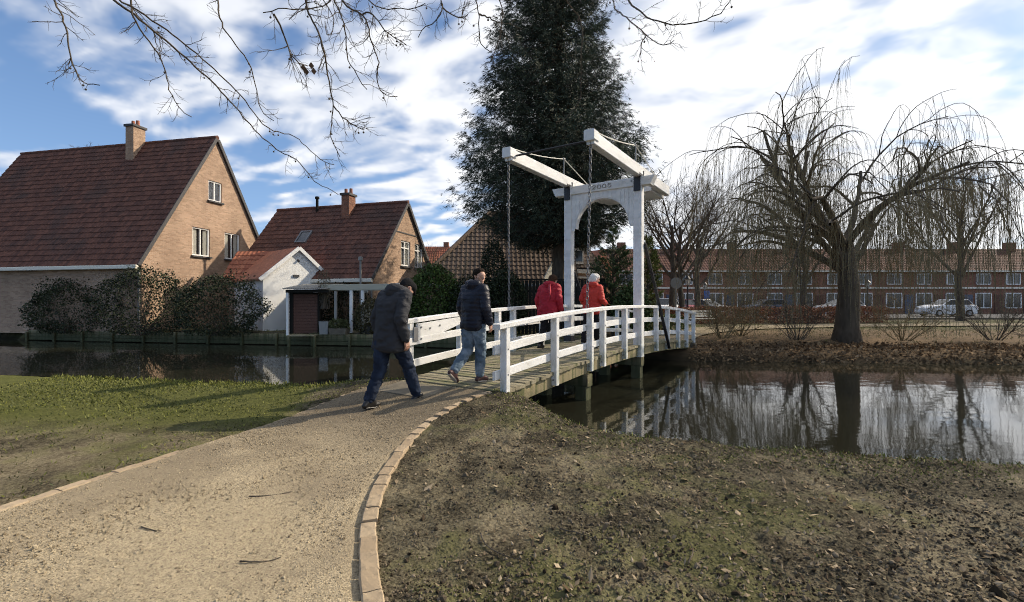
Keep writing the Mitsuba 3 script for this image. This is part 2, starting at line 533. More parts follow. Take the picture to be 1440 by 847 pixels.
GZ = GZ + clods(GX, GY)
ip = in_path(GX, GY, 0.01)
GZ = np.where(ip, GZ - 0.07, GZ)
obj('ground', grid_mesh(GX, GY, GZ), 'earth', smooth=True, kind='structure', label='dark bare soil and moss of the canal banks and gardens')

# gravel path, one sheet between its two brick edges
tt = np.linspace(0, 1, 420)
yl = np.interp(tt, np.linspace(0, 1, len(LEFT)), LEFT[:, 1]); xl = np.interp(tt, np.linspace(0, 1, len(LEFT)), LEFT[:, 0])
yr = np.interp(tt, np.linspace(0, 1, len(RIGHT)), RIGHT[:, 1]); xr = np.interp(tt, np.linspace(0, 1, len(RIGHT)), RIGHT[:, 0])
kk = np.linspace(0, 1, 150)
PX = xl[:, None] * (1 - kk) + xr[:, None] * kk
PY = yl[:, None] * (1 - kk) + yr[:, None] * kk
PZ = ground_z(PX, PY) + 0.008 + 0.02 * (meshkit.fbm(np.stack([PX, PY, 0 * PX], -1) * 2.2, 4, 6) - 0.5) + 0.006 * (meshkit.noise(np.stack([PX, PY, 0 * PX], -1) * 30, 2) - 0.5)
PZ -= 0.022 * np.exp(-((1 - kk)[None] * 3.0 / 0.10) ** 2)
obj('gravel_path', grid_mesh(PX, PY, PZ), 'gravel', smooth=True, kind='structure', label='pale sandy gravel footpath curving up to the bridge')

rng = np.random.default_rng(3)


def edging(poly, step, w, y0, y1, lift):
    q = resample(poly, step)
    c = (q[:-1] + q[1:]) / 2
    for i, p in enumerate(c):
        if not (y0 < p[1] < y1):
            continue
        d = unit(np.r_[q[i + 1] - q[i], 0])
        a = rng.normal(0, 0.025)
        d = unit(d + np.cross([0, 0, 1], d) * a)
        z = float(ground_z(p[0], p[1])) + lift - 0.009 - 0.018 * float(sstep(4.2, 5.5, p[1])) + rng.normal(0, 0.003)
        d = unit(d + V(0, 0, rng.normal(0, 0.015)))
        m = MB()
        L = step * 0.5 - 0.004 - abs(rng.normal(0, 0.002))
        s = unit(np.cross(d, [0, 0, 1]))
        c0 = V(p[0] + rng.normal(0, 0.004), p[1], z)
        m.bar(c0 - d * L, c0 + d * L, w, 0.08, (0, 0, 1), 0.008)
        mm = m.mesh()
        mm = mm.subdivide().subdivide()
        mm.vertices += 0.006 * (meshkit.noise(mm.vertices * 40, 3)[:, None] - 0.5) * [1, 1, 1]
        obj('brick', mm, 'edging_brick', 'gravel_path', uv=np.full((len(mm.vertices), 2), i * 0.00131 + 0.1 * w))


edging(RIGHT, 0.205, 0.105, 1.7, 6.75, 0.0)
edging(LEFT, 0.205, 0.105, 1.9, 7.8, -0.018)


def slab_at(s0, s1, q0, q1, z0, z1, th=0.06):
    a = [s0 * U2 + q0 * N2, s1 * U2 + q0 * N2, s1 * U2 + q1 * N2, s0 * U2 + q1 * N2]
    zt = [z0, z1, z1, z0]
    top = np.array([[*p, z] for p, z in zip(a, zt)])
    return MB().prism(top - [0, 0, th], top)


obj('threshold_slab', slab_at(4.82, 5.40, -5.80, -4.72, 0.135, 0.185), 'concrete', 'gravel_path', label='weathered concrete slab in front of the bridge deck')

# canal water
obj('canal_water', trimesh.Trimesh(V((-120, -60, WATER), (120, -60, WATER), (120, 60, WATER), (-120, 60, WATER)) if False else np.array([(-120, -60, WATER), (120, -60, WATER), (120, 60, WATER), (-120, 60, WATER)], float),
    np.array([[0, 1, 2], [0, 2, 3]]), process=False), 'water', uv=np.array([(-120, -60), (120, -60), (120, 60), (-120, 60)], float), kind='structure', label='dark still canal water')

# ------------------------------------------------------------------ the drawbridge
RN, LN = -3.95, -5.85


def zdeck(s):
    return 0.40 - 0.0074 * (np.asarray(s, float) - 11.0) ** 2


def bp(s, q, z):
    p = s * U2 + q * N2
    return V(p[0], p[1], z)


BR = thing('drawbridge', 'white painted wooden drawbridge with railings and overhead balance beams across the canal', 'bridge')
H3, W3 = np.r_[U2, 0], np.r_[N2, 0]
UPV = V(0, 0, 1)
k = 0
s = 5.42
while s < 17.3:
    z = float(zdeck(s + 0.07)) + rng.normal(0, 0.003)
    e = rng.normal(0, 0.012)
    m = MB()
    m.bar(bp(s + 0.073, LN - 0.06 + e, z - 0.03), bp(s + 0.073, RN + 0.08 + e, z - 0.03), 0.144, 0.055, UPV, 0.006)
    obj('deck_plank', m, 'deck_wood', BR)
    s += 0.152


def curved_bar(q, s0, s1, dz, w, h, n=14, ch=0.008):
    ss = np.linspace(s0, s1, n)
    m = MB()
    rings = []
    a, b = w / 2, h / 2
    for x in ss:
        z = float(zdeck(x)) + dz
        poly = [(-a + ch, -b), (a - ch, -b), (a, -b + ch), (a, b - ch), (a - ch, b), (-a + ch, b), (-a, b - ch), (-a, -b + ch)]
        rings.append(np.array([bp(x, q + px, z + py) for px, py in poly]))
    v = np.vstack(rings)
    f = []
    for i in range(n - 1):
        for j in range(8):
            c, d = i * 8 + j, i * 8 + (j + 1) % 8
            f += [[c, d, d + 8], [c, d + 8, c + 8]]
    for j in range(1, 7):
        f += [[0, j + 1, j], [(n - 1) * 8, (n - 1) * 8 + j, (n - 1) * 8 + j + 1]]
    mesh = trimesh.Trimesh(v, np.array(f), process=False)
    mesh.fix_normals()
    return mesh


for q, nm in ((RN - 0.02, 'side_beam'), (LN + 0.02, 'side_beam')):
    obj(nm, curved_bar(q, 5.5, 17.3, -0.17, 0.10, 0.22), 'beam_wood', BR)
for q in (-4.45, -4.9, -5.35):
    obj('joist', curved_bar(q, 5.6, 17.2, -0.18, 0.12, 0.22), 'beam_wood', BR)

RP = [5.61, 7.12, 8.57, 9.20, 10.48, 12.91, 14.0, 15.2, 16.27, 17.27]
LP = [5.70, 7.03, 8.30, 8.90, 10.2, 12.9, 14.1, 15.3, 16.3, 17.2]
for q, posts, lab in ((RN + 0.075, RP, 'right railing of white posts and rails'), (LN - 0.075, LP, 'left railing of white posts and rails')):
    sg = 1 if q > -4.5 else -1
    R = obj('railing', curved_bar(q, posts[0] - (0.22 if sg > 0 else 0.1), posts[-1] + 0.12, 0.965, 0.135, 0.075, 20), 'white_paint', BR, label=lab)
    for i, sp in enumerate(posts):
        zd = float(zdeck(sp))
        lean = rng.normal(0, 0.006)
        m = MB()
        m.bar(bp(sp, q, zd - 0.235), bp(sp + lean, q, zd + 0.928), 0.115, 0.105, H3, 0.008)
        obj('post', m, 'white_paint', R)
    bm_ = None
    for sp in posts:
        for dz in (0.62, 0.25):
            c_ = bp(sp, q + 0.0525, float(zdeck(sp)) + dz)
            obj('bolt', MB().tube([c_ - W3 * 0.004, c_ + W3 * 0.010, c_ + W3 * 0.014], [0.014, 0.014, 0.008], 8), 'grey_iron', R)
        c_ = bp(sp - 0.0575, q, float(zdeck(sp)) - 0.14)
        obj('bolt', MB().tube([c_ + H3 * 0.004, c_ - H3 * 0.012], [0.017, 0.012], 8), 'grey_iron', R)
    qq = q - sg * 0.078
    for dz in (0.62, 0.25):
        obj('rail', curved_bar(qq, posts[0] - 0.17, posts[-1] + 0.10, dz, 0.045, 0.125, 20, 0.005), 'white_paint', R)
    if sg < 0:
        # bolted tapered board at the start of the left railing
        pts = [(5.80, 0.56), (5.80, 0.905), (7.0, 0.915), (7.0, 0.80), (6.6, 0.775)]
        ring = np.array([bp(a, qq - 0.03, float(zdeck(a)) + b) for a, b in pts])
        m = MB().prism(ring, ring + W3 * 0.05)
        B = obj('stiffening_board', m, 'white_paint', R)
        m = MB()
        for a, b in ((5.88, 0.84), (5.88, 0.64), (6.1, 0.8), (6.35, 0.82)):
            c = bp(a, qq + 0.02, float(zdeck(a)) + b)
            m.tube([c, c + W3 * 0.014], 0.016, 8)
        obj('bolt', m, 'grey_iron', B)
        m = MB()
        m.box(bp(5.74, qq + 0.03, float(zdeck(5.7)) + 0.74), (0.05, 0.012, 0.12), np.array([H3, W3, UPV]), 0.004)
        obj('bracket', m, 'grey_iron', B)

# piers and abutments
for sp in (8.55, 11.75):
    zc = float(zdeck(sp)) - 0.29
    m = MB()
    m.bar(bp(sp, LN - 0.2, zc - 0.13), bp(sp, RN + 0.08, zc - 0.13), 0.22, 0.24, UPV, 0.012)
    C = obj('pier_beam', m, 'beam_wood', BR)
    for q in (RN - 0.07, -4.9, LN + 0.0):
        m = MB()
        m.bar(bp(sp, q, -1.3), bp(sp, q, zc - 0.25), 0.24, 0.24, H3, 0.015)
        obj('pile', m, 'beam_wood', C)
for s0 in (5.75, 17.0):
    m = MB()
    m.box(bp(s0 if s0 < 9 else s0 + 0.1, -4.9, -0.63), (0.1, 1.15, 0.67), np.array([H3, W3, UPV]), 0.01)
    obj('abutment', m, 'concrete', BR)

# portal
SP, ZT = 11.62, 4.40
PQ = (RN + 0.02, LN - 0.03)
m = MB()
m.bar(bp(SP, LN - 0.40, ZT + 0.10), bp(SP, RN + 0.36, ZT + 0.10), 0.24, 0.22, UPV, 0.012)
PORTAL = obj('portal', m, 'white_paint', BR, label='white portal frame with arched board panel and date')
# scrolled tips of the cross beam
for q, sg in ((RN + 0.36, 1), (LN - 0.40, -1)):
    ring = np.array([bp(SP, q, ZT - 0.0), bp(SP, q, ZT + 0.21), bp(SP, q + sg * 0.10, ZT + 0.21)])
    ring = ring if sg > 0 else ring[::-1]
    m = MB().prism(ring - H3 * 0.118, ring + H3 * 0.118)
    obj('beam_tip', m, 'white_paint', PORTAL)
for q in PQ:
    m = MB()
    m.bar(bp(SP, q, float(zdeck(SP)) - 0.30), bp(SP, q, ZT - 0.012), 0.215, 0.215, H3, 0.012)
    P_ = obj('post', m, 'white_paint', PORTAL)
    if q > -4.5:
        q_ = bp(SP - 0.128, q, ZT + 0.055)
        obj('iron_strap', MB().box(q_, (0.008, 0.085, 0.20), np.array([H3, W3, UPV]), 0.003), 'black_iron', P_)
        continue
    m = MB()
    m.bar(bp(SP, q, float(zdeck(SP)) + 0.004), bp(SP, q, float(zdeck(SP)) + 0.16), 0.228, 0.228, H3, 0.006)
    obj('iron_shoe', m, 'black_iron', P_)
    m = MB()
    m.box(bp(SP - 0.128, q, ZT + 0.055), (0.008, 0.085, 0.20), np.array([H3, W3, UPV]), 0.003)
    obj('iron_strap', m, 'black_iron', P_)
# boards with the arched opening
qa, qb = PQ[1] + 0.11, PQ[0] - 0.11
qc, R_, zs = (qa + qb) / 2, 0.775, 3.40
nb = 15
from shapely.geometry import Polygon, Point, box as sbox
hole = Point(qc, zs + 0.06).buffer(R_, 48).union(sbox(qc - R_, 2, qc + R_, zs + 0.06))
w = (qb - qa) / nb
for i in range(nb):
    a, b = qa + i * w + 0.003, qa + (i + 1) * w - 0.003
    g = sbox(a, zs, b, ZT - 0.02).difference(hole)
    for pg in (g.geoms if hasattr(g, 'geoms') else [g]):
        if pg.area < 0.002:
            continue
        e = trimesh.creation.extrude_polygon(pg, 0.03, engine='earcut')
        vv = e.vertices
        pts = bp(0, 0, 0) + np.outer(vv[:, 0], W3) + np.outer(vv[:, 1], UPV) + np.outer(vv[:, 2] + SP - 0.075, H3)
        e = trimesh.Trimesh(pts, e.faces, process=False)
        e.fix_normals()
        obj('panel_board', e, 'white_paint', PORTAL)
ang = np.linspace(0, np.pi, 40)
m = MB()
m2 = []
for t in ang:
    c, s_ = math.cos(t), math.sin(t)
    m2.append([bp(SP + d, qc + (R_ + r) * c, zs + 0.06 + (R_ + r) * s_) for d, r in ((-0.06, -0.035), (-0.06, 0.0), (0.10, 0.0), (0.10, -0.035))])
v = np.array(m2).reshape(-1, 3)
f = []
for i in range(39):
    for j in range(4):
        a, b = i * 4 + j, i * 4 + (j + 1) % 4
        f += [[a, b, b + 4], [a, b + 4, a + 4]]
e = trimesh.Trimesh(v, np.array(f), process=False)
e.fix_normals()
obj('arch_lining', e, 'white_paint', PORTAL)
t = meshkit.text_mesh('2005', 0.105, 0.010)
w = t.bounds[1, 0]
digits = t.vertices.copy()
xx = (digits[:, 0] - w / 2) * 1.55 + 0.02
pts = np.outer(xx + qc, W3) + np.outer(digits[:, 1] + ZT + 0.045, UPV) + np.outer(SP - 0.122 - digits[:, 2], H3)
obj('date_lettering', trimesh.Trimesh(pts, t.faces, process=False), 'letter_iron', PORTAL, label='iron numerals reading 2005')
for q in (qb - 0.03,):
    c = bp(SP - 0.12, q, ZT + 0.12)
    obj('bolt', MB().tube([c - H3 * 0.02, c], 0.02, 8), 'grey_iron', PORTAL)

# balance beams
ZB = ZT + 0.21 + 0.135
S0, S1 = 8.66, 14.05
for q, lab in ((PQ[0] + 0.02, 'right balance beam'), (PQ[1] - 0.02, 'left balance beam')):
    m = MB()
    m.bar(bp(S0, q, ZB + 0.02), bp(S1, q, ZB - 0.01), 0.17, 0.27, UPV, 0.012)
    B = obj('balance_beam', m, 'white_paint', BR, label=lab)
    m = MB()
    m.bar(bp(S0 - 0.07, q, ZB + 0.06), bp(S0 + 0.16, q, ZB + 0.06), 0.225, 0.22, UPV, 0.02)
    obj('beam_cap', m, 'white_paint', B)
    # iron fittings where the beam pivots
    m = MB()
    m.box(bp(SP - 0.1, q, ZB - 0.10), (0.16, 0.094, 0.03), np.array([H3, W3, UPV]), 0.004)
    m.box(bp(SP + 0.05, q, ZB - 0.05), (0.03, 0.096, 0.08), np.array([H3, W3, UPV]), 0.004)
    obj('pivot_plate', m, 'black_iron', B)
    # stay rod over a king post
    m = MB()
    a, b, c = bp(S0 + 0.05, q, ZB + 0.19), bp(11.35, q, ZB + 0.60), bp(13.2, q, ZB + 0.14)
    sag = [a + (b - a) * t_ - UPV * 0.05 * math.sin(math.pi * t_) for t_ in np.linspace(0, 1, 10)]
    m.tube(sag, 0.012, 5)
    m.tube([b, c], 0.012, 5)
    obj('stay_rod', m, 'cream_paint', B)
    m = MB()
    m.tube([bp(11.35, q, ZB + 0.12), bp(11.35, q, ZB + 0.62)], 0.018, 6)
    m.tube([b - H3 * 0.05, b + H3 * 0.05], 0.03, 6)
    obj('king_post', m, 'grey_metal', B)
m = MB().tube([bp(S0 + 0.16, PQ[0] - 0.05, ZB + 0.02), bp(S0 + 0.16, PQ[1] + 0.05, ZB + 0.02)], 0.022, 6)
obj('cross_rod', m, 'black_iron', BR)
m = MB()
m.box(bp(13.55, (PQ[0] + PQ[1]) / 2, ZB - 0.06), (0.62, (PQ[0] - PQ[1]) / 2 - 0.09, 0.13), np.array([H3, W3, UPV]), 0.01)
obj('ballast_box', m, 'white_paint', BR)

# chains
for q, sb in ((PQ[0] + 0.02, 8.55), (PQ[1] - 0.02, 8.75)):
    a = bp(S0 + 0.02, q, ZB - 0.06)
    b = bp(sb - 0.05, q, float(zdeck(sb)) + 1.0)
    L = np.linalg.norm(b - a)
    n = int(L / 0.078)
    d = (b - a) / L
    x1 = unit(np.cross(d, H3))
    x2 = np.cross(d, x1)
    m = MB()
    th = np.linspace(0, 2 * np.pi, 12, endpoint=False)
    for i in range(n):
        c = a + d * (i + 0.5) * L / n
        sx = x1 if i % 2 else x2
        m.tube([c + d * 0.048 * math.sin(t_) + sx * 0.026 * math.copysign(abs(math.cos(t_)) ** 0.8, math.cos(t_)) for t_ in th], 0.0085, 5, closed=True)
    obj('chain', m, 'grey_iron', BR, smooth=True)
# diagonal braces
for q, sg in ((PQ[0] + 0.13, 1), (PQ[1] - 0.13, -1)):
    m = MB()
    m.bar(bp(SP + 0.08, q, 2.95), bp(13.95, q, 0.12), 0.05, 0.075, W3, 0.006)
    obj('brace', m, 'black_iron', BR)
# ------------------------------------------------------------------ houses
def at(px, d):
    return (px - 720) * d / 660.0


def pantiles(O, U, Vs, Nn, width, length, tw=0.22, tl=0.34, h=0.028, keep=None):
    """wavy interlocking tiles on a slope: O lower left corner, U along the eave, Vs up the slope"""
    nu, nv = max(1, int(round(width / tw))), max(1, int(round(length / tl)))
    tw, tl = width / nu, length / nv
    k = 6
    uu = np.arange(nu * k + 1) / k
    wave = h * (0.5 + 0.5 * np.sin(2 * np.pi * uu + 0.6)) ** 1.5
    verts, faces, uvs = [], [], []
    n0 = 0
    for j in range(nv):
        for row, (dv, lift) in enumerate(((-0.05, 0.012), (-0.05, 0.05), (1.0, 0.018))):
            p = O + np.outer(uu * tw, U) + Vs * ((j + dv) * tl) + np.outer(wave + lift, Nn)
            verts.append(p)
            uvs.append(np.stack([uu, uu * 0 + j + 0.5], 1))
        m = len(uu)
        i = np.arange(m - 1)
        ok = np.ones(m - 1, bool) if keep is None else keep((i + 0.5) / k * tw, (j + 0.5) * tl)
        i = i[ok]
        for r in (0, 1):
            a = n0 + r * m + i
            faces.append(np.stack([a, a + 1, a + m + 1], 1))
            faces.append(np.stack([a, a + m + 1, a + m], 1))
        n0 += 3 * m
    return trimesh.Trimesh(np.vstack(verts), np.vstack(faces), process=False), np.vstack(uvs)


def window(P, X, Y, Nn, w, h, parent, bars=(), frame='plain_white', depth=0.09, curtain=False, sill=True):
    """window in a wall: P lower left corner on the wall face, X right, Y up, Nn outwards"""
    m = MB()
    fw = 0.07
    o = P - Nn * depth
    ax = np.array([X, Nn, Y])
    for a, b, cc, d in ((w / 2, fw / 2, w / 2, fw / 2), (w / 2, h - fw / 2, w / 2, fw / 2), (fw / 2, h / 2, fw / 2, h / 2 - fw), (w - fw / 2, h / 2, fw / 2, h / 2 - fw)):
        m.box(o + X * a + Y * b, (cc, 0.035, d), ax, 0.004)
    for b in bars:
        if b > 0:
            m.box(o + X * w * b + Y * h / 2, (0.03, 0.03, h / 2 - fw), ax, 0.003)
        else:
            m.box(o + X * w / 2 + Y * h * -b, (w / 2 - fw, 0.03, 0.03), ax, 0.003)
    k_ = obj('window', m, frame, parent)
    q = np.array([o + X * fw + Y * fw, o + X * (w - fw) + Y * fw, o + X * (w - fw) + Y * (h - fw), o + X * fw + Y * (h - fw)]) - Nn * 0.01
    obj('pane', trimesh.Trimesh(q, np.array([[0, 1, 2], [0, 2, 3]]), process=False), 'window_glass', k_)
    q2 = q - Nn * 0.10
    obj('backing', trimesh.Trimesh(q2, np.array([[0, 1, 2], [0, 2, 3]]), process=False), 'dark_room', k_)
    if curtain:
        for a0, a1 in ((0.08, 0.34), (0.70, 0.92)):
            cs = np.linspace(a0, a1, 13)
            off = 0.018 * np.sin(np.arange(13) * 2.1)
            lo = [o + X * w * c + Y * (fw + .02) - Nn * (0.055 + e) for c, e in zip(cs, off)]
            hi = [p + Y * (h - 2 * fw - .04) for p in lo]
            i = np.arange(12)
            obj('curtain', trimesh.Trimesh(np.vstack([lo, hi]), np.vstack([np.stack([i, i + 1, i + 14], 1), np.stack([i, i + 14, i + 13], 1)]), process=False), 'curtain', k_)
    if sill:
        m = MB().box(P + X * w / 2 - Y * 0.05 + Nn * 0.03, (w / 2 + 0.06, 0.09, 0.045), ax, 0.006)
        obj('sill', m, 'slate', k_)
    return k_


def poly_prism(pts2, X, Y, O, D):
    r0 = np.array([O + X * a + Y * b for a, b in pts2])
    return MB().prism(r0, r0 + D)


class House:
    def __init__(self, label, apex, b, H, zr, ze, L, wall, tile, cat='house', back=True, zlow=-0.1):
        b = math.radians(b)
        self.r, self.g = V(-math.cos(b), math.sin(b), 0), V(math.sin(b), math.cos(b), 0)
        self.O, self.H, self.zr, self.ze, self.L = V(apex[0], apex[1], 0), H, zr, ze, L
        self.key = thing('house', label, cat)
        P = self.P
        # wall shell with recessed window pockets cut in the gable later: keep a solid prism
        ring = np.array([P(0, -H, zlow), P(0, H, zlow), P(0, H, ze), P(0, 0, zr), P(0, -H, ze)])
        self.shell = MB().prism(ring[::-1], ring[::-1] + self.r * L).mesh()
        self.cuts = []
        self.wall_mat = wall
        pitch = math.atan2(zr - ze, H)
        for sgn in (-1, 1):
            c, s_ = math.cos(pitch), math.sin(pitch)
            Vs = -sgn * self.g * c + UPV * s_
            Nn = sgn * self.g * s_ + UPV * c
            ov = 0.32
            O = P(-0.10, sgn * H, ze) - Vs * ov + Nn * 0.09
            ln = math.hypot(H, zr - ze) + ov
            m = MB()
            ring = np.array([O - Nn * 0.07, O - Nn * 0.07 + self.r * (L + 0.2), O - Nn * 0.07 + self.r * (L + .2) + Vs * ln, O - Nn * 0.07 + Vs * ln])
            m.prism(ring, ring + Nn * 0.06)
            k_ = obj('roof', m, 'slate', self.key)
            if sgn < 0:
                self.roof = k_
                self.Vs, self.Nn = Vs, Nn
                t, uv = pantiles(O, self.r, Vs, Nn, L + 0.2, ln)
                obj('tiles', t, tile, k_, uv=uv, kind='stuff')
            # verge board
            vm = MB().bar(O - self.r * 0.02 - Nn * 0.02, O - self.r * 0.02 + Vs * ln - Nn * 0.02, 0.04, 0.17, Nn, 0.004)
            obj('verge', vm, 'slate', k_)
        # ridge tiles
        m = MB()
        n = int(L / 0.4)
        for i in range(n):
            a = P(-0.1 + i * (L + .2) / n, 0, zr + 0.14)
            e = P(-0.1 + (i + 1.04) * (L + .2) / n, 0, zr + 0.155)
            m.tube([a, e], [0.125, 0.11], 8)
        obj('ridge_tiles', m, tile, self.roof, uv=np.full((m.n, 2), 0.37), kind='stuff')

    def P(self, a, c, z):
        return self.O + self.r * a + self.g * c + UPV * z

    def gable_window(self, c0, z0, w, h, **k):
        self.cuts.append((c0, z0, w, h))
        window(self.P(0, c0, z0), self.g, UPV, -self.r, w, h, self.key, **k)

    def finish(self, front=()):
        k = self.shell
        k.merge_vertices()
        k.fix_normals()
        s = m3.Manifold(m3.Mesh(k.vertices.astype(np.float32), k.faces.astype(np.uint32)))
        for c0, z0, w, h in self.cuts:
            m = MB()
            m.bar(self.P(-0.2, c0 + w / 2, z0 + h / 2), self.P(0.28, c0 + w / 2, z0 + h / 2), w, h, UPV, 0.0002)
            q = m.mesh(); q.merge_vertices(); q.fix_normals()
            s = s - m3.Manifold(m3.Mesh(q.vertices.astype(np.float32), q.faces.astype(np.uint32)))
        obj('wall', MB().add_mesh(s), self.wall_mat, self.key)

    def chimney(self, a, c, w, d, z0, z1, pots=2, mat_='tan_brick'):
        m = MB().bar(self.P(a, c, z0), self.P(a, c, z1), w, d, self.r, 0.01)
        k_ = obj('chimney', m, mat_, self.key)
        m = MB().bar(self.P(a, c, z1 + 0.002), self.P(a, c, z1 + 0.12), w + 0.14, d + 0.14, self.r, 0.02)
        obj('cap', m, 'slate', k_)
        for i in range(pots):
            p = self.P(a + (i - (pots - 1) / 2) * 0.32, c, z1 + 0.12)
            obj('pot', MB().tube([p, p + UPV * 0.30, p + UPV * 0.30], [0.10, 0.085, 0.085], 10), 'orange_tile', k_, uv=np.full((32, 2), .3))


# -- the brick house with the brown roof
h1 = House('tan brick house with brown tiled roof, chimney and two gable windows', (-5.83, 26.0), 16.3, 3.28, 6.82, 2.78, 8.6, 'tan_brick', 'brown_tile')
h1.gable_window(-0.62, 3.42, 1.02, 1.38, bars=(0.5, -0.72), curtain=True)
h1.gable_window(0.92, 3.42, 1.02, 1.38, bars=(0.5, -0.72), curtain=True)
h1.finish()
h1.chimney(3.42, -0.45, 0.62, 0.50, 5.4, 7.42, mat_='red_brick')
m = MB().tube([h1.P(5.68, -0.25, 6.3), h1.P(5.68, -0.25, 7.45)], 0.075, 10)
m.tube([h1.P(5.68, -0.25, 7.45), h1.P(5.68, -0.25, 7.58)], 0.12, 10)
obj('vent_pipe', m, 'dark_board', h1.key)
sk = h1.P(5.45, -1.52, 4.95)
X = h1.r * -1
m = MB()
for a, b, c_, d_ in ((0, .42, .36, .035), (0, -.42, .36, .035), (.33, 0, .035, .42), (-.33, 0, .035, .42)):
    m.box(sk + X * a + h1.Vs * b + h1.Nn * 0.16, (c_, d_, 0.05), np.array([X, h1.Vs, h1.Nn]), 0.005)
k_ = obj('skylight', m, 'lead', h1.roof)
m = MB().box(sk + h1.Nn * 0.15, (0.30, 0.39, 0.02), np.array([X, h1.Vs, h1.Nn]), 0.004)
obj('skylight_pane', m, 'shop_glass', h1.roof)
m = MB().bar(h1.P(-0.1, -3.56, 2.50), h1.P(8.6, -3.56, 2.50), 0.16, 0.18, UPV, 0.02)
obj('gutter', m, 'cream_paint', h1.roof)
m = MB().box(h1.P(0.9, -3.284, 2.1), (0.62, 0.02, 0.2), np.array([h1.r, h1.g, UPV]), 0.004)
obj('fanlight', m, 'cream_paint', h1.key)
m = MB().box(h1.P(-0.02, 0.0, 5.22), (0.012, 1.25, 0.03), np.array([h1.r, h1.g, UPV]), 0.003)
obj('string_course', m, 'slate', h1.key)
m = MB().box(h1.P(-0.25, 0.3, 2.36), (0.26, 2.0, 0.07), np.array([h1.r, h1.g, UPV]), 0.01)
obj('canopy', m, 'plain_white', h1.key)

for a, c, z1 in ((0.06, -3.34, 2.45),):
    p = h1.P(a, c, 0)
    obj('downpipe', MB().tube([p, p + UPV * z1], .045, 8), 'grey_metal', h1.key)
fx = V(at(507, 22.4), 22.4, 0)
m = MB().tube([fx, fx + UPV * 3.42], .05, 8)
m.tube([fx + UPV * 3.42, fx + UPV * 3.44, fx + UPV * 3.6, fx + UPV * 3.62], [.05, .11, .11, .03], 10)
obj('flue_pipe', m, 'grey_metal', h1.key)

# -- larger neighbour further left
h3 = House('large tan brick house with a tall brown tiled roof at the far left', (-16.4, 26.0), 12.0, 4.2, 10.4, 3.4, 14.0, 'tan_brick', 'brown_tile')
h3.gable_window(-1.5, 3.9, 1.1, 1.5, bars=(0.5,), curtain=True)
h3.gable_window(0.6, 3.9, 1.1, 1.5, bars=(0.5,), curtain=True)
h3.gable_window(-0.5, 7.0, 0.9, 1.1, bars=(0.5,))
p = h3.P(0.08, -4.26, 0)
obj('downpipe', MB().tube([p, p + UPV * 3.0], .05, 8), 'grey_metal', h3.key)
h3.finish()
h3.chimney(5.0, -0.4, 0.7, 0.55, 8.8, 11.3)
m = MB().bar(h3.P(-0.1, -4.5, 3.08), h3.P(14, -4.5, 3.08), 0.16, 0.18, UPV, 0.02)
obj('gutter', m, 'cream_paint', h3.roof)

# -- house with the hipped buff roof behind the conifer
key2 = thing('house', 'low house with a weathered hipped roof behind the tall conifer', 'house')
e0, e1, r0, r1 = V(-5.0, 24.6, 2.42), V(3.6, 25.1, 2.42), V(-1.25, 28.7, 7.0), V(3.4, 29.0, 7.0)
U = unit(e1 - e0)
Nn = unit(np.cross(U, r0 - e0))
Nn = Nn if Nn[2] > 0 else -Nn
Vs = np.cross(Nn, U)
Vs = Vs if Vs[2] > 0 else -Vs
ln = float(np.dot(r0 - e0, Vs))
hip = float(np.dot(r0 - e0, U))
m = MB()
ring = np.array([e0, e1, r1, r0]) - Nn * 0.04
m.prism(ring, ring + Nn * 0.03)
rk = obj('roof', m, 'slate', key2)
t, uv = pantiles(e0, U, Vs, Nn, float(np.linalg.norm(e1 - e0)), ln, 0.25, 0.34, 0.026, keep=lambda u, v: u > v / ln * hip)
obj('tiles', t, 'buff_tile', rk, uv=uv, kind='stuff')
e2, r2 = V(-5.2, 33.0, 2.42), V(-1.25, 28.7, 7.0)
hipring = np.array([e2, e0, r0])
m = MB().prism(hipring - [0, 0, .04], hipring)
obj('hip_slope', m, 'slate', rk)
m = MB()
for i in range(16):
    a, b = e0 + (r0 - e0) * i / 16, e0 + (r0 - e0) * (i + 1.05) / 16
    m.tube([a + Nn * .05, b + Nn * .08], [0.13, 0.11], 7)
obj('hip_tiles', m, 'buff_tile', rk, uv=np.full((m.n, 2), .41), kind='stuff')
m = MB().bar(e0 - Vs * 0.05 + V(0, -.08, -.04), e1 - Vs * 0.05 + V(0, -.08, -.04), 0.14, 0.14, UPV, 0.02)
obj('gutter', m, 'plain_white', rk)
m = MB().box((-0.7, 28.9, 1.15), (4.1, 4.0, 1.2))
obj('wall', m, 'tan_brick', key2)
a, b = V(1.78, 23.75, 2.50), V(2.36, 24.15, 3.62)
d_ = unit(b - a)
m = MB().bar(a, b, 0.56, 0.07, V(0.75, -0.75, 0.2), 0.01)
obj('verge_board', m, 'cream_paint', rk)
m = MB().box((3.3, 25.2, 0.9), (0.22, 0.22, 1.5))
obj('corner_post', m, 'dark_board', key2)

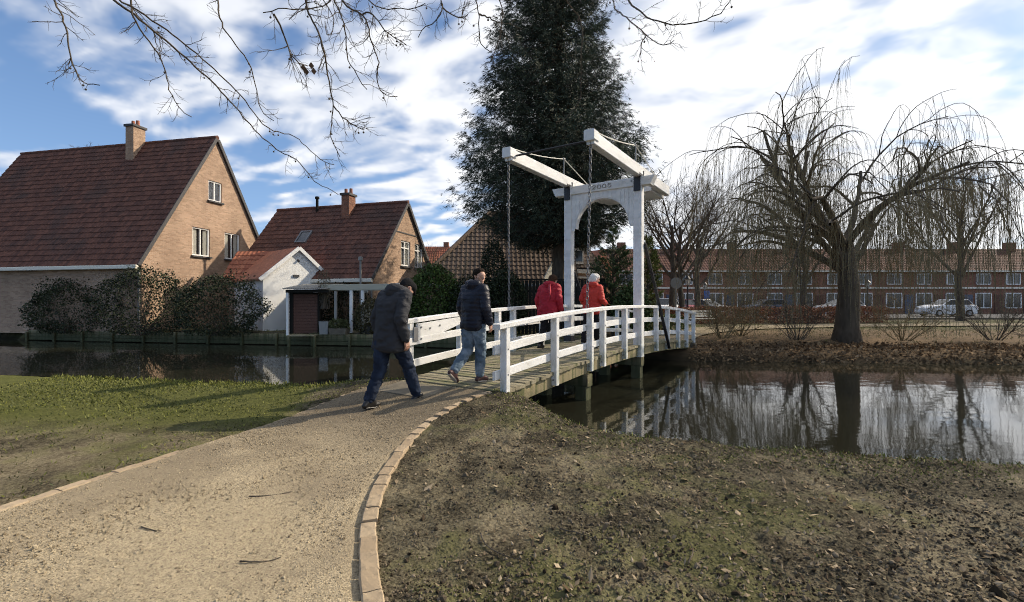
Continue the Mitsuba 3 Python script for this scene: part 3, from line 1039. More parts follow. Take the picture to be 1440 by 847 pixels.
# -- orange roof seen in the gap between the two houses
key4 = thing('house', 'distant house with a bright orange tiled roof in the gap beside the brick gable', 'house')
m = MB().box((at(616, 44), 46.5, 1.8), (4.5, 2.5, 1.9)); obj('wall', m, 'red_brick', key4)
O = V(at(616, 44) - 4.8, 43.8, 3.6)
Vs4 = unit(V(0, 2.7, 3.2)); Nn4 = unit(V(0, -3.2, 2.7))
t, uv = pantiles(O, V(1, 0, 0), Vs4, Nn4, 9.6, 4.3)
rk4 = obj('roof', MB().prism(np.array([O, O + V(9.6, 0, 0), O + V(9.6, 0, 0) + Vs4 * 4.3, O + Vs4 * 4.3]) - Nn4 * .05, np.array([O, O + V(9.6, 0, 0), O + V(9.6, 0, 0) + Vs4 * 4.3, O + Vs4 * 4.3])), 'slate', key4)
obj('tiles', t, 'orange_tile', rk4, uv=uv, kind='stuff')
m = MB().box(O + Vs4 * 4.1 + V(5.2, 0.2, 0.2), (0.25, 0.2, 0.4)); obj('chimney', m, 'red_brick', key4)

# -- cottage between the portal posts
key5 = thing('house', 'buff walled cottage with a cream fascia and dormer seen between the portal posts', 'house')
x0, x1, yf = 3.2, 5.75, 30.0
m = MB().box(((x0 + x1) / 2, yf + 2, 1.6), ((x1 - x0) / 2, 2.0, 1.7)); obj('wall', m, 'tan_brick', key5)
m = MB().bar((x0 - .15, yf - .12, 3.48), (x1 + .15, yf - .12, 3.30), 0.16, 0.26, UPV, 0.01); obj('fascia', m, 'cream_paint', key5)
m = MB().bar((x0 - .1, yf - .06, 3.05), (x1 + .1, yf - .06, 2.95), 0.08, 0.12, UPV, 0.01); obj('moulding', m, 'cream_paint', key5)
O = V(x0 - .2, yf - .2, 3.6)
Vs5 = unit(V(0, 2.2, 2.3)); Nn5 = unit(V(0, -2.3, 2.2))
ring = np.array([O, O + V(x1 - x0 + .4, 0, -.1), O + V(x1 - x0 - 1.1, 0, 0) + Vs5 * 3.1, O + Vs5 * 3.1])
rk5 = obj('roof', MB().prism(ring - Nn5 * .05, ring), 'slate', key5)
t, uv = pantiles(O, V(1, 0, 0), Vs5, Nn5, x1 - x0 + .4, 3.1, keep=lambda u, v: u < (x1 - x0 + .4) - v * 0.5)
obj('tiles', t, 'buff_tile', rk5, uv=uv, kind='stuff')
m = MB().box((x0 + 1.05, yf + 0.35, 4.35), (0.30, 0.5, 0.5)); dk = obj('dormer', m, 'cream_paint', key5)
m = MB().box((x0 + 1.05, yf - 0.16, 4.35), (0.22, 0.015, 0.34)); obj('dormer_pane', m, 'shop_glass', dk)

key6 = thing('house', 'small orange brick gable end with a red roof above the cottage', 'house')
m = poly_prism([(-1.0, 0), (1.0, 0), (1.0, 4.6), (0, 6.2), (-1.0, 4.6)], V(.8, .6, 0), UPV, V(at(850, 44), 44, 0), V(-2.6, 3.4, 0)); obj('wall', m, 'orange_tile', key6, uv=np.full((10, 2), .3))
a, b = V(at(850, 44), 44, 6.25), V(at(850, 44), 44, 0)
c0, c1 = V(at(850, 44) - .85, 43.35, 4.55), V(at(850, 44), 44, 6.27)
ring = np.array([c0, c1, c1 + V(-2.6, 3.4, 0), c0 + V(-2.6, 3.4, 0)])
obj('roof', MB().prism(ring, ring + V(-.03, -.03, .07)), 'orange_tile', key6, uv=np.full((8, 2), .6))

# -- terrace of red brick houses on the far right
KT = thing('terrace', 'long two storey red brick terrace with a dark roof beyond the parked cars', 'building')
y0 = 52.0
m = MB().box((40, y0 + 4, 2.4), (28.5, 4.0, 2.5)); obj('wall', m, 'red_brick', KT)
O = V(11.0, y0 - .3, 4.85); Vs6 = unit(V(0, 4, 2.6)); Nn6 = unit(V(0, -2.6, 4))
t, uv = pantiles(O, V(1, 0, 0), Vs6, Nn6, 58, 5.2, 0.3, 0.4, 0.03)
ring = np.array([O, O + V(58, 0, 0), O + V(58, 0, 0) + Vs6 * 5.2, O + Vs6 * 5.2])
rk6 = obj('roof', MB().prism(ring - Nn6 * .06, ring), 'slate', KT)
obj('tiles', t, 'brown_tile', rk6, uv=uv, kind='stuff')
m = MB().box((40, y0 - .07, 2.95), (28.6, .06, .10)); obj('canopy_band', m, 'cream_paint', KT)
m = MB().box((40, y0 - .3, 4.78), (29, .10, .09)); obj('gutter', m, 'cream_paint', KT)
for i in range(17):
    x = 12.6 + i * 3.3
    for zz, hh, ww in ((0.75, 1.6, 1.7), (3.35, 1.15, 1.5)):
        m = MB()
        for a, b, c_, d_ in ((0, hh / 2, ww / 2, .05), (0, -hh / 2, ww / 2, .05), (-ww / 2, 0, .05, hh / 2), (ww / 2, 0, .05, hh / 2), (0, 0, .035, hh / 2)):
            m.box((x + a, y0 - .03, zz + hh / 2 + b), (c_, .05, d_))
        k_ = obj('window', m, 'plain_white', KT)
        obj('pane', MB().box((x, y0 - .012, zz + hh / 2), (ww / 2 - .03, .01, hh / 2 - .03)), 'shop_glass', k_)
    m = MB().box((x + 1.65, y0 - .03, 1.1), (.45, .04, 1.1)); obj('door', m, 'car_blue' if i % 2 else 'brown_board', KT)
for i in range(9):
    m = MB().box((13 + i * 6.6, y0 + 3.9, 7.7), (.45, .4, .75)); obj('chimney', m, 'red_brick', KT)

# ------------------------------------------------------------------ gardens on the left bank
WS = thing('garden_shed', 'white rendered shed with a pointed gable behind the canopy', 'shed')
gx_, gn = unit(V(.66, .75, 0)), unit(V(.75, -.66, 0))
Ap = V(at(419, 23), 23, 0)
m = poly_prism([(-1.62, 0), (1.62, 0), (1.62, 2.62), (0, 4.02), (-1.62, 2.62)], gx_, UPV, Ap, -gn * 4); obj('wall', m, 'plain_white', WS)
for sg in (-1, 1):
    a, b = Ap + gx_ * sg * 1.82 + UPV * 2.46, Ap + UPV * 4.07
    ring = np.array([a, b, b - gn * 4.1, a - gn * 4.1]) + gn * 0.13
    obj('roof_slope', MB().prism(ring, ring + UPV * .08), 'orange_tile', WS, uv=np.full((8, 2), .2))
    m = MB().bar(a + gn * .16 + UPV * .02, b + gn * .16 + UPV * .02, 0.05, 0.17, UPV, .006); obj('bargeboard', m, 'plain_white', WS)
m = MB().box(Ap - gx_ * .1 + gn * .03 + UPV * 2.72, (.14, .03, .06), np.array([gx_, gn, UPV]), .01); obj('wall_vent', m, 'slate', WS)
m = MB().tube([Ap + gn * .0 + UPV * 3.5, Ap + gn * .1 + UPV * 3.45], .05, 8); obj('wall_lamp', m, 'slate', WS)

RS = thing('outbuilding', 'small outbuilding with a red tiled roof behind the white shed', 'shed')
m = MB().box((-13.0, 25.2, 1.3), (1.6, 1.0, 1.4)); obj('wall', m, 'tan_brick', RS)
O = V(-14.8, 23.9, 2.65); Vq = unit(V(0, 1.2, 1.25)); Nq = unit(V(0, -1.25, 1.2))
t, uv = pantiles(O, V(1, 0, 0), Vq, Nq, 3.7, 2.1)
ring = np.array([O, O + V(3.7, 0, 0), O + V(3.7, 0, 0) + Vq * 2.1, O + Vq * 2.1])
rq = obj('roof', MB().prism(ring - Nq * .05, ring), 'slate', RS)
obj('tiles', t, 'orange_tile', rq, uv=uv, kind='stuff')

BS = thing('board_shed', 'small brown shed of horizontal boards under the corrugated canopy', 'shed')
for i in range(13):
    z = 0.12 + i * 0.135
    m = MB().bar((at(413, 20.9), 20.9, z), (at(447, 20.9), 20.95, z), 0.03, 0.128, UPV, .006); obj('board', m, 'brown_board', BS)
m = MB().box((at(430, 21.6), 21.6, 0.95), (0.53, 0.62, 0.93)); obj('carcass', m, 'dark_board', BS)
for px in (448.5, 411.5):
    m = MB().box((at(px, 20.93), 20.93, 0.92), (.045, .05, .95)); obj('corner_post', m, 'dark_board', BS)

CN = thing('canopy', 'corrugated sheet canopy over the brown shed', 'canopy')
uu = np.linspace(0, 1, 130)
xx = at(400, 20.6) + uu * (at(462, 20.6) - at(400, 20.6))
zz = 2.03 + 0.022 * np.sin(uu * 2 * np.pi * 24)
gz = grid_mesh(np.stack([xx, xx]), np.stack([xx * 0 + 20.35, xx * 0 + 22.6]), np.stack([zz, zz + 0.28]))
obj('sheet', gz, 'grey_metal', CN, smooth=True)
m = MB().bar((at(402, 20.5), 20.5, 1.93), (at(462, 20.5), 20.5, 1.93), .06, .12); obj('rail', m, 'dark_board', CN)
for px, mt in ((404.5, 'plain_white'), (472, 'grey_metal')):
    m = MB().box((at(px, 20.55), 20.55, .95), (.05, .05, .98), ch=.005); obj('post', m, mt, CN)

PG = thing('pergola', 'weathered cream pergola beam on slim white posts beside the water', 'pergola')
m = MB().bar((at(452, 20.8), 20.8, 2.10), (at(548, 20.8), 20.7, 2.13), .09, .26, UPV, .01); obj('beam', m, 'mossy_paint', PG)
m = MB().bar((at(452, 22.2), 22.2, 2.08), (at(548, 22.2), 22.1, 2.1), .09, .2, UPV, .01); obj('beam', m, 'mossy_paint', PG)
for px in (494, 510, 545):
    m = MB().box((at(px, 20.8), 20.8, .98), (.06, .06, .99), ch=.006); obj('post', m, 'plain_white', PG)
GB = thing('garden_bench', 'pale green garden chair with slats under the pergola', 'chair')
bx, by = at(523, 22.6), 22.6
for i in range(6):
    m = MB().box((bx, by + .02 * i, 0.62 + i * .14), (.5, .015, .05)); obj('slat', m, 'cream_paint', GB)
m = MB().box((bx, by - .25, .5), (.5, .28, .03)); obj('seat', m, 'cream_paint', GB)
for a in (-.45, .45):
    m = MB().box((bx + a, by - .25, .25), (.03, .25, .25)); obj('leg', m, 'cream_paint', GB)
for i, (px, d, w, h, mt, lab) in enumerate(((457, 20.45, .2, .28, 'grey_metal', 'grey square planter standing left of the white posts at the water edge'),
                                            (478, 20.5, .38, .13, 'concrete', 'low concrete trough planter at the water edge'),
                                            (517, 20.5, .16, .17, 'slate', 'dark round-cornered pot at the water edge beside the bush'))):
    k_ = thing('planter', lab, 'planter')
    zb = 0.06
    m = MB().prism(np.array([(at(px, d) + a * w * .88, d + b * w * .8, zb) for a, b in ((-1, -1), (1, -1), (1, 1), (-1, 1))]), np.array([(at(px, d) + a * w, d + b * w * .9, zb + 2 * h) for a, b in ((-1, -1), (1, -1), (1, 1), (-1, 1))]))
    obj('pot', m, mt, k_)
    m = MB().box((at(px, d), d, zb + 2 * h + .008), (w * .9, w * .8, .012)); obj('soil', m, 'dark_board', k_)

# timber revetment of the far bank
RV = thing('revetment', 'mossy timber revetment boards holding up the far garden bank', 'revetment')
fp = [p for p in FAR if -25 < p[0] < 4]
xs = np.arange(-24, 3.4, 1.7)
for i, x in enumerate(xs[:-1]):
    ya, yb = np.interp([x, xs[i + 1]], FAR[:, 0], FAR[:, 1]) - 0.06
    for j in range(3):
        m = MB().bar((x + .01, ya, -.34 + j * .16), (xs[i + 1] - .01, yb, -.34 + j * .16 + rng.normal(0, .006)), .045, .152, UPV, .006)
        obj('board', m, 'beam_wood', RV)
    m = MB().bar((x, ya - .07, -1.2), (x, ya - .07, .06 + rng.normal(0, .03)), .1, .1, V(1, 0, 0), .01); obj('pile', m, 'beam_wood', RV)
JT = thing('jetty', 'small wooden landing stage in front of the brown shed', 'jetty')
for i in range(5):
    m = MB().bar((at(404, 20.1), 20.02 + i * .13, .015), (at(443, 20.1), 20.02 + i * .13, .015), .12, .04, UPV, .005); obj('plank', m, 'deck_wood', JT)
for px in (407, 443):
    m = MB().bar((at(px, 20.05), 20.0, -1.2), (at(px, 20.05), 20.0, -.01), .1, .1, V(1, 0, 0), .01); obj('pile', m, 'beam_wood', JT)

# dark board fence under the conifer
FN = thing('fence', 'dark board fence in the shade under the tall conifer', 'fence')
a, b = V(-1.0, 19.9, 0), V(3.9, 19.3, 0)
L = np.linalg.norm(b - a); d = (b - a) / L
n = int(L / .15)
for i in range(n):
    p = a + d * (i + .5) * L / n
    h = 2.36 + rng.normal(0, .006)
    m = MB().bar(p + UPV * .05, p + UPV * h, .138, .025, np.cross(UPV, d), .004); obj('board', m, 'dark_board', FN)
for z in (.5, 1.9):
    m = MB().bar(a + UPV * z + V(0, .06, 0), b + UPV * z + V(0, .06, 0), .05, .09); obj('rail', m, 'dark_board', FN)
m = MB().bar(a + UPV * 2.40, b + UPV * 2.40, .09, .045); obj('capping', m, 'dark_board', FN)

# ------------------------------------------------------------------ trees and shrubs
def grow(m, p, d, L, r, level, rg, spec):
    """a limb with its twigs as tubes"""
    n = spec['segs'][level]
    pts, dd = [p], d
    for i in range(n):
        dd = unit(dd + rg.normal(0, spec['wander'][level], 3) + UPV * spec['up'][level] / n)
        pts.append(pts[-1] + dd * L / n)
    rr = np.linspace(r, r * spec['taper'], n + 1)
    m.tube(pts, rr, spec['sides'][level], cap=False)
    if level + 1 >= len(spec['segs']):
        return
    k = spec['kids'][level]
    for i in range(k):
        f = spec['from'] + (1 - spec['from']) * (i + rg.uniform(0.1, 0.9)) / k
        q = f * n
        j = min(int(q), n - 1)
        pos = pts[j] + (pts[j + 1] - pts[j]) * (q - j)
        t = unit(pts[j + 1] - pts[j])
        side = unit(np.cross(t, rg.normal(size=3)))
        ang = rg.uniform(*spec['angle'])
        nd = unit(t * math.cos(ang) + side * math.sin(ang))
        grow(m, pos, nd, L * spec['ratio'] * rg.uniform(.7, 1.2) * (1.15 - .5 * f), max(r * (1 - f * (1 - spec['taper'])) * spec['rr'], spec['rmin']), level + 1, rg, spec)


def bare_tree(label, base, h, seed, group=None, r=0.2, limbs=9, open_=0.55, rmin=.011, lvl=3, mat_='bark'):
    rg = np.random.default_rng(seed)
    k_ = thing('bare_tree', label, 'tree', group)
    b = V(*base)
    tr = MB()
    n = 9
    pts = [b + V(rg.normal(0, .05), rg.normal(0, .05), h * .62 * i / n) for i in range(n + 1)]
    pts[0] = b - UPV * .2
    tr.tube(pts, [r * (1.25 if i == 0 else 1 - .62 * i / n) for i in range(n + 1)], 12)
    obj('trunk', tr, mat_, k_, smooth=True)
    spec = dict(segs=[7, 5, 4, 3][:lvl + 1], wander=[.10, .16, .2, .25], up=[.45, .35, .3, .2], taper=.3, sides=[6, 5, 3, 3], kids=[9, 7, 6], angle=(.45, 1.0), ratio=.48, rr=.55, rmin=rmin)
    spec['from'] = .25
    cr = MB()
    for i in range(limbs):
        f = .38 + .6 * i / limbs
        j = f * n
        p = pts[int(j)] + (pts[min(int(j) + 1, n)] - pts[int(j)]) * (j % 1)
        a = i * 2.4 + rg.uniform(-.4, .4)
        d = unit(V(math.cos(a) * open_, math.sin(a) * open_, 1.0 - .3 * (1 - f)))
        grow(cr, p, d, h * (.36 + .30 * (1 - f)) * rg.uniform(.85, 1.1), r * .5 * (1.1 - .6 * f), 0, rg, spec)
    obj('crown', cr, mat_, k_)
    return k_


bare_tree('bare tree with the left of two close trunks behind the round sign', (at(945, 31), 31, .05), 10.4, 11, r=.24, rmin=.007, open_=.8)
bare_tree('bare tree with the right of two close trunks behind the round sign', (at(959, 31), 31.3, .05), 10.3, 12, r=.22, rmin=.007, open_=.8)
bare_tree('bare tree standing behind the black lamp post right of the twin trunks', (at(980, 37), 37, .05), 10.2, 13, r=.26, rmin=.007, open_=.8)
bare_tree('bare tree on the far bank right of the willow', (at(1130, 34), 34, .05), 10.5, 14, r=.24)
bare_tree('bare tree at the far right edge of the picture', (at(1350, 33), 33, .05), 11.5, 15, r=.25)
bare_tree('bare tree behind the large house at the far left', (-29, 36, .05), 13, 16, r=.3)


def conifer(label, base, prof, trunk_h, trunk_r, n_branch, seed, lo, hi, dens=1.0, z0=2.5, lean=None, blade=(.20, .36), droop=.25, cat='tree', name='conifer', slim=1.0, skew=0.0):
    """prof: (z, radius) outline"""
    rg = np.random.default_rng(seed)
    k_ = thing(name, label, cat)
    b = V(*base)
    zs_, rs_ = np.array(prof, float).T
    m = MB().tube([b - UPV * .2, b + UPV * trunk_h * .1, b + UPV * trunk_h * .5, b + UPV * trunk_h], [trunk_r * 1.3, trunk_r, trunk_r * .6, .03], 12)
    obj('trunk', m, 'bark', k_, smooth=True)
    br, fo = MB(), MB()
    B, D, S, L_, W_, C = [], [], [], [], [], []
    grid = np.linspace(zs_[0], zs_[-1], 200)
    cum = np.cumsum(np.interp(grid, zs_, rs_) + .5)
    zz = np.interp(rg.uniform(0, cum[-1], n_branch), cum, grid)
    lo, hi = np.array(lo), np.array(hi)
    for i in range(n_branch):
        z = zz[i]
        a = rg.uniform(0, 2 * np.pi)
        R = float(np.interp(z, zs_, rs_))
        lump = 0.74 + 0.55 * float(meshkit.noise(np.array([[math.cos(a) * 2.4 + 9, math.sin(a) * 2.4, z * .7]]), seed)[0]) + rg.normal(0, .06)
        R *= (1 - skew * math.cos(a)) * lump * (1 if rg.random() > .25 else rg.uniform(.5, .9))
        out = V(math.cos(a), math.sin(a), 0)
        root = b + UPV * (z + R * droop * .2)
        ts = np.linspace(0, 1, 7)
        pts = np.array([root + out * R * t - UPV * R * droop * math.sin(t * 2.2) + UPV * R * .32 * t ** 3 for t in ts])
        br.tube(pts[:6], np.linspace(.016 + .012 * R, .008, 6), 3, cap=False)
        tang = unit(pts[-1] - pts[3])
        sidev = unit(np.cross(tang, UPV))
        ns = int((4 + 3.2 * R) * dens)
        bt = rg.normal(.42, .14)
        for q in range(ns):
            t = rg.beta(2.2, 1.0)
            o = np.array([np.interp(t, ts, pts[:, c_]) for c_ in range(3)])
            sg = rg.choice([-1, 1])
            ax = unit(tang * rg.uniform(.4, 1.1) + sidev * sg * rg.uniform(.0, .9) + UPV * (rg.normal(-.35, .35) if droop > 0 else rg.normal(.5, .3)))
            ln = rg.uniform(.35, .85) * (.45 + .13 * R) * (1.35 - .5 * t) * blade[1] / .30
            n = int(rg.integers(9, 15))
            u = rg.uniform(.05, 1, n)
            hang = -UPV * (.30 * ln) * (u ** 2)[:, None] if droop > 0 else 0
            pos = o + ax * (u * ln)[:, None] + hang + rg.normal(0, .018, (n, 3))
            pl = unit(np.cross(ax, rg.normal(size=3)))
            d = ax * rg.uniform(.6, 1.1, n)[:, None] + pl * (rg.choice([-1, 1], n) * rg.uniform(.2, .8, n) * (slim ** .5))[:, None] - UPV * (rg.uniform(.1, .8, n) * (droop > 0))[:, None]
            d /= np.linalg.norm(d, axis=1, keepdims=True)
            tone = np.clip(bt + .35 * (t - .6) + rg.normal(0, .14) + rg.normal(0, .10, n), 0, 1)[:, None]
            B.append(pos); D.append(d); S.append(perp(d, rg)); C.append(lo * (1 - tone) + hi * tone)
            L_.append(rg.uniform(*blade, n) * (1.1 - .4 * u)); W_.append(rg.uniform(.028, .06, n) * blade[1] / .30 * slim)
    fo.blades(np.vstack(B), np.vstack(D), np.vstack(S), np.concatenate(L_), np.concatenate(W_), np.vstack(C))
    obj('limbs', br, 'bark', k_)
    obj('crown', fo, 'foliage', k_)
    return k_


conifer('towering dark conifer behind the bridge portal, its top above the picture', (2.25, 22.5, .05),
        [(4.3, 2.3), (5.2, 3.6), (6.6, 4.15), (8.0, 3.9), (9.5, 3.45), (11, 3.05), (13, 2.6), (15.6, 2.1), (19, 1.4), (22, .8), (24, .15)], 24, .34, 1300, 21, (.012, .019, .015), (.075, .098, .060), 1.85, blade=(.15, .30), droop=.22, slim=.52, skew=.10)
conifer('dense dark green cypress shrub between the two portal posts', (at(862, 19.6), 19.6, .05), [(.2, .95), (1.2, 1.08), (2.2, .85), (3.2, .48), (4.0, .18), (4.4, .03)], 4.2, .07, 230, 22, (.022, .036, .014), (.09, .13, .045), 1.0, blade=(.09, .17), droop=-.35, name='cypress', cat='tree')
conifer('yellow green cypress beside the right portal post', (at(911, 21.5), 21.5, .05), [(.2, .55), (1.3, .62), (2.6, .5), (3.6, .3), (4.3, .05)], 4.1, .07, 190, 23, (.05, .07, .015), (.17, .19, .045), 1.0, blade=(.09, .17), droop=-.35, name='cypress', cat='tree')


def bush(label, c, rad, n, seed, lo, hi, leaf=(.07, .13), name='bush', twigs=True, lumps=.35, zmin=0.0, cat='bush', aspect=.62):
    rg = np.random.default_rng(seed)
    k_ = thing(name, label, cat)
    c, rad = V(*c), V(*rad)
    d = rand_dirs(n, rg)
    f = 1 - np.abs(rg.normal(0, .16, n))
    bump = 1 - lumps / 2 + lumps * meshkit.fbm(d * 2.3 + seed, 4, seed) + np.where(rg.random(n) < .06, rg.uniform(0, .16, n), 0)
    pos = c + d * rad * (f * bump)[:, None]
    ok = pos[:, 2] > zmin
    pos, d = pos[ok], d[ok]
    n = len(pos)
    ld = d * .5 + rg.normal(0, .6, (n, 3)) - [0, 0, .15]
    ld /= np.linalg.norm(ld, axis=1, keepdims=True)
    tone = np.clip(rg.beta(1.6, 2.2, n) + .25 * (meshkit.noise(pos * 2.5, seed) - .5), 0, 1)[:, None]
    m = MB().blades(pos, ld, perp(ld, rg), rg.uniform(*leaf, n), rg.uniform(leaf[0] * aspect, leaf[1] * aspect, n), np.array(lo) * (1 - tone) + np.array(hi) * tone)
    if twigs:
        tw = MB()
        for i in range(26):
            e = c + rand_dirs(1, rg)[0] * rad * .85
            e[2] = max(e[2], zmin + .05)
            g0 = V(c[0] + rg.normal(0, .1), c[1] + rg.normal(0, .1), zmin - .05)
            tw.tube([g0, (g0 + e) / 2 + UPV * .12, e], [.022, .014, .005], 4, cap=False)
        obj('stems', tw, 'bark', k_)
    obj('leaves', m, 'foliage', k_)
    return k_


G1, G2 = (.020, .034, .012), (.085, .13, .032)
bush('rounded bright green ivy bush on the far bank between the two men', (at(611, 20.3), 20.3, 1.55), (1.12, .9, 1.5), 9000, 31, G1, (.11, .175, .035), (.09, .16))
bush('dark shrub under the conifer behind the man in jeans', (at(668, 19.9), 19.9, 1.2), (1.25, .8, 1.35), 5200, 32, (.010, .016, .008), (.03, .045, .018))
bush('dark evergreen shrub in front of the board fence under the conifer', (at(712, 19.4), 19.4, 1.35), (.85, .6, 1.45), 4200, 33, (.010, .016, .008), (.035, .05, .018))
bush('tall dark ivy clad shrub on the far bank just left of the hanging left chain', (at(694, 20.4), 20.4, 2.1), (.62, .5, 2.1), 5200, 40, (.010, .015, .008), (.032, .044, .018))
bush('glossy leaved laurel left of the right portal post', (at(888, 18.6), 18.6, 1.0), (.75, .6, 1.15), 3200, 34, (.02, .035, .012), (.10, .14, .045), (.10, .18))
bush('low leafy shrub at the far end of the bridge railing', (at(928, 19.5), 19.5, .45), (1.2, .6, .55), 2200, 35, (.05, .07, .015), (.18, .20, .05))
bush('brownish bush beside the pergola posts at the water edge', (at(523, 20.6), 20.6, .75), (.75, .5, .85), 3000, 36, (.04, .035, .015), (.10, .09, .04))
bush('dark evergreen behind the pergola', (at(486, 23.0), 23.0, 1.1), (1.5, .5, 1.25), 5200, 37, (.012, .018, .009), (.03, .04, .018))
bush('small tufty plant in the low concrete trough', (at(476, 20.45), 20.45, .42), (.45, .25, .28), 900, 38, (.04, .05, .02), (.11, .12, .05), twigs=False, zmin=.28)
bush('slim climber plant on the corner of the white shed canopy', (at(456, 20.9), 20.9, 2.15), (.28, .25, .75), 700, 39, (.07, .065, .04), (.16, .14, .09), (.04, .08), zmin=1.2)
for i, (x, y, rx, h, lab) in enumerate(((-13.0, 20.9, 1.9, 1.5, 'dark clipped garden bush left of the brown shed'), (-17.0, 21.6, 2.2, 1.7, 'broad dark bush in front of the large left house'), (-21.4, 22.6, 2.0, 1.4, 'leftmost dark bush on the far bank'))):
    bush(lab, (x, y, h * .8), (rx, .9, h), 9000, 41 + i, (.010, .015, .008), (.045, .06, .025), (.05, .14), lumps=.95)


def twiggy(label, base, h, seed, n=14, name='bare_shrub', spread=.5, mat_='bark', rmin=.006, lv=2):
    rg = np.random.default_rng(seed)
    k_ = thing(name, label, 'shrub')
    spec = dict(segs=[5, 4, 3], wander=[.14, .2, .25], up=[.3, .25, .15], taper=.3, sides=[4, 3, 3], kids=[7, 5], angle=(.4, .9), ratio=.45, rr=.6, rmin=rmin)
    spec['from'] = .2
    m = MB()
    for i in range(n):
        a = rg.uniform(0, 6.28)
        o = V(*base) + V(math.cos(a), math.sin(a), 0) * rg.uniform(0, .25)
        grow(m, o, unit(V(math.cos(a) * spread, math.sin(a) * spread, 1)), h * rg.uniform(.6, 1), .016, 0, rg, spec)
    obj('stems', m, mat_, k_)


mat('tan_twig', (.20, .155, .085), .9, spec=.1)
twiggy('bare twiggy shrub rising above the ivy bush', (at(622, 21.2), 21.2, .9), 3.2, 51, 16, mat_='tan_twig')
twiggy('bare shrub at the water edge under the willow', (at(1015, 17.6), 17.6, .1), 1.9, 52, 16, spread=.8, mat_='tan_twig')
twiggy('straggly bare shrub at the right of the far path', (at(1040, 19.0), 19.0, .1), 2.2, 53, 18, spread=.7, mat_='tan_twig')
twiggy('bare shrub on the far bank beside the willow trunk', (at(1120, 17.0), 17.0, .1), 2.0, 54, 16, spread=.8)
twiggy('bare shrub on the far bank right of the willow trunk', (at(1270, 16.6), 16.6, .1), 2.0, 55, 16, spread=.8, mat_='tan_twig')
twiggy('rightmost bare shrub on the far bank', (at(1400, 16.8), 16.8, .1), 2.1, 56, 16, spread=.8)

# russet beech hedge
HG = thing('beech_hedge', 'low russet leaved beech hedge in front of the parked cars', 'hedge')
rg = np.random.default_rng(61)
n = 16000
pos = np.stack([rg.uniform(8.2, 24, n), 0 * np.zeros(n), rg.uniform(.1, 1.0, n)], 1)
pos[:, 1] = 28.6 + .10 * (pos[:, 0] - 8) + rg.choice([-1, 1], n) * (.38 - np.abs(rg.normal(0, .1, n)))
pos[:, 2] = np.where(rg.random(n) < .35, .95 + rg.normal(0, .06, n) + .12 * meshkit.noise(np.stack([pos[:, 0] * 1.2, pos[:, 1] * 0, pos[:, 1] * 0], 1), 2), pos[:, 2])
ld = rand_dirs(n, rg)
tone = rg.random((n, 1))
obj('leaves', MB().blades(pos, ld, perp(ld, rg), rg.uniform(.08, .15, n), rg.uniform(.05, .09, n), np.array((.14, .055, .03)) * (1 - tone) + np.array((.44, .20, .11)) * tone), 'foliage', HG)
m = MB()
for i in range(70):
    x = 8.3 + i * .225
    m.tube([(x, 28.6 + .1 * (x - 8), -.05), (x + .05, 28.6 + .1 * (x - 8), 1.1)], [.025, .01], 4, cap=False)
obj('stems', m, 'bark', HG)

# weeping willow
WL = thing('weeping_willow', 'bare weeping willow with long hanging twigs on the far bank at the right', 'tree')
rg = np.random.default_rng(71)
wb = V(12.4, 17.4, 0)
m = MB().tube([wb - UPV * .2, wb + V(.05, .05, .5), wb + V(.1, 0, 2.0), wb + V(0, .1, 3.6)], [.55, .40, .34, .28], 14)
obj('trunk', m, 'bark', WL, smooth=True)
lm, st = MB(), MB()



def strands(q, od, Lmax, n_side):
    Ls = min(rg.uniform(1.8, Lmax), q[2] - rg.uniform(.3, 2.4))
    if Ls < .8:
        return
    reach = rg.uniform(.15, .8)
    u_ = np.linspace(0, 1, 9)
    sp = np.array([q + od * reach * (1 - math.exp(-3 * v_)) + UPV * (.25 * reach * math.sin(min(v_ * 6, math.pi)) - Ls * v_ ** 1.15) for v_ in u_])
    sp[1:] += np.cumsum(rg.normal(0, .022, (8, 3)), 0) * [1, 1, .3]
    st.tube(sp, np.linspace(.0075, .0038, 9), 3, cap=False)
    for e in range(n_side):
        b0 = sp[rg.integers(1, 6)]
        bl = rg.uniform(.4, 1.6)
        if b0[2] - bl < .2:
            continue
        o2 = unit(V(rg.normal(), rg.normal(), 0)) * rg.uniform(.08, .35)
        st.tube([b0, b0 + o2 * .7 - UPV * bl * .25, b0 + o2 - UPV * bl], [.005, .0045, .003], 3, cap=False)


def limb(p, d, L, r, lev):
    n = 9
    pts, dd = [p], unit(d)
    for i in range(n):
        sag = -(.05 + .06 * lev) * (i / n) * 2.2
        dd = unit(dd + rg.normal(0, .13, 3) + UPV * sag)
        pts.append(pts[-1] + dd * L / n)
    pts = np.array(pts)
    rr = np.linspace(r, r * .35 if lev < 2 else .008, n + 1)
    lm.tube(pts, rr, 7 if lev == 0 else 5, cap=False)
    if lev < 2:
        for k in range(3 if lev == 0 else 4):
            i = rg.integers(3, n)
            t = unit(pts[i + 1 if i < n else n] - pts[i - 1])
            sd = unit(np.cross(t, rg.normal(size=3)))
            limb(pts[i], t * .8 + sd * .65 + UPV * .12, L * rg.uniform(.5, .8), rr[i] * .68, lev + 1)
    for k in range(5 if lev < 2 else 7):
        i = rg.integers(3 if lev == 0 else 1, n + 1)
        q = pts[i] + rg.normal(0, .03, 3)
        out = q - wb
        out[2] = 0
        strands(q, unit(unit(out) + rg.normal(0, .8, 3) * [1, 1, 0]), 5.6, 3)


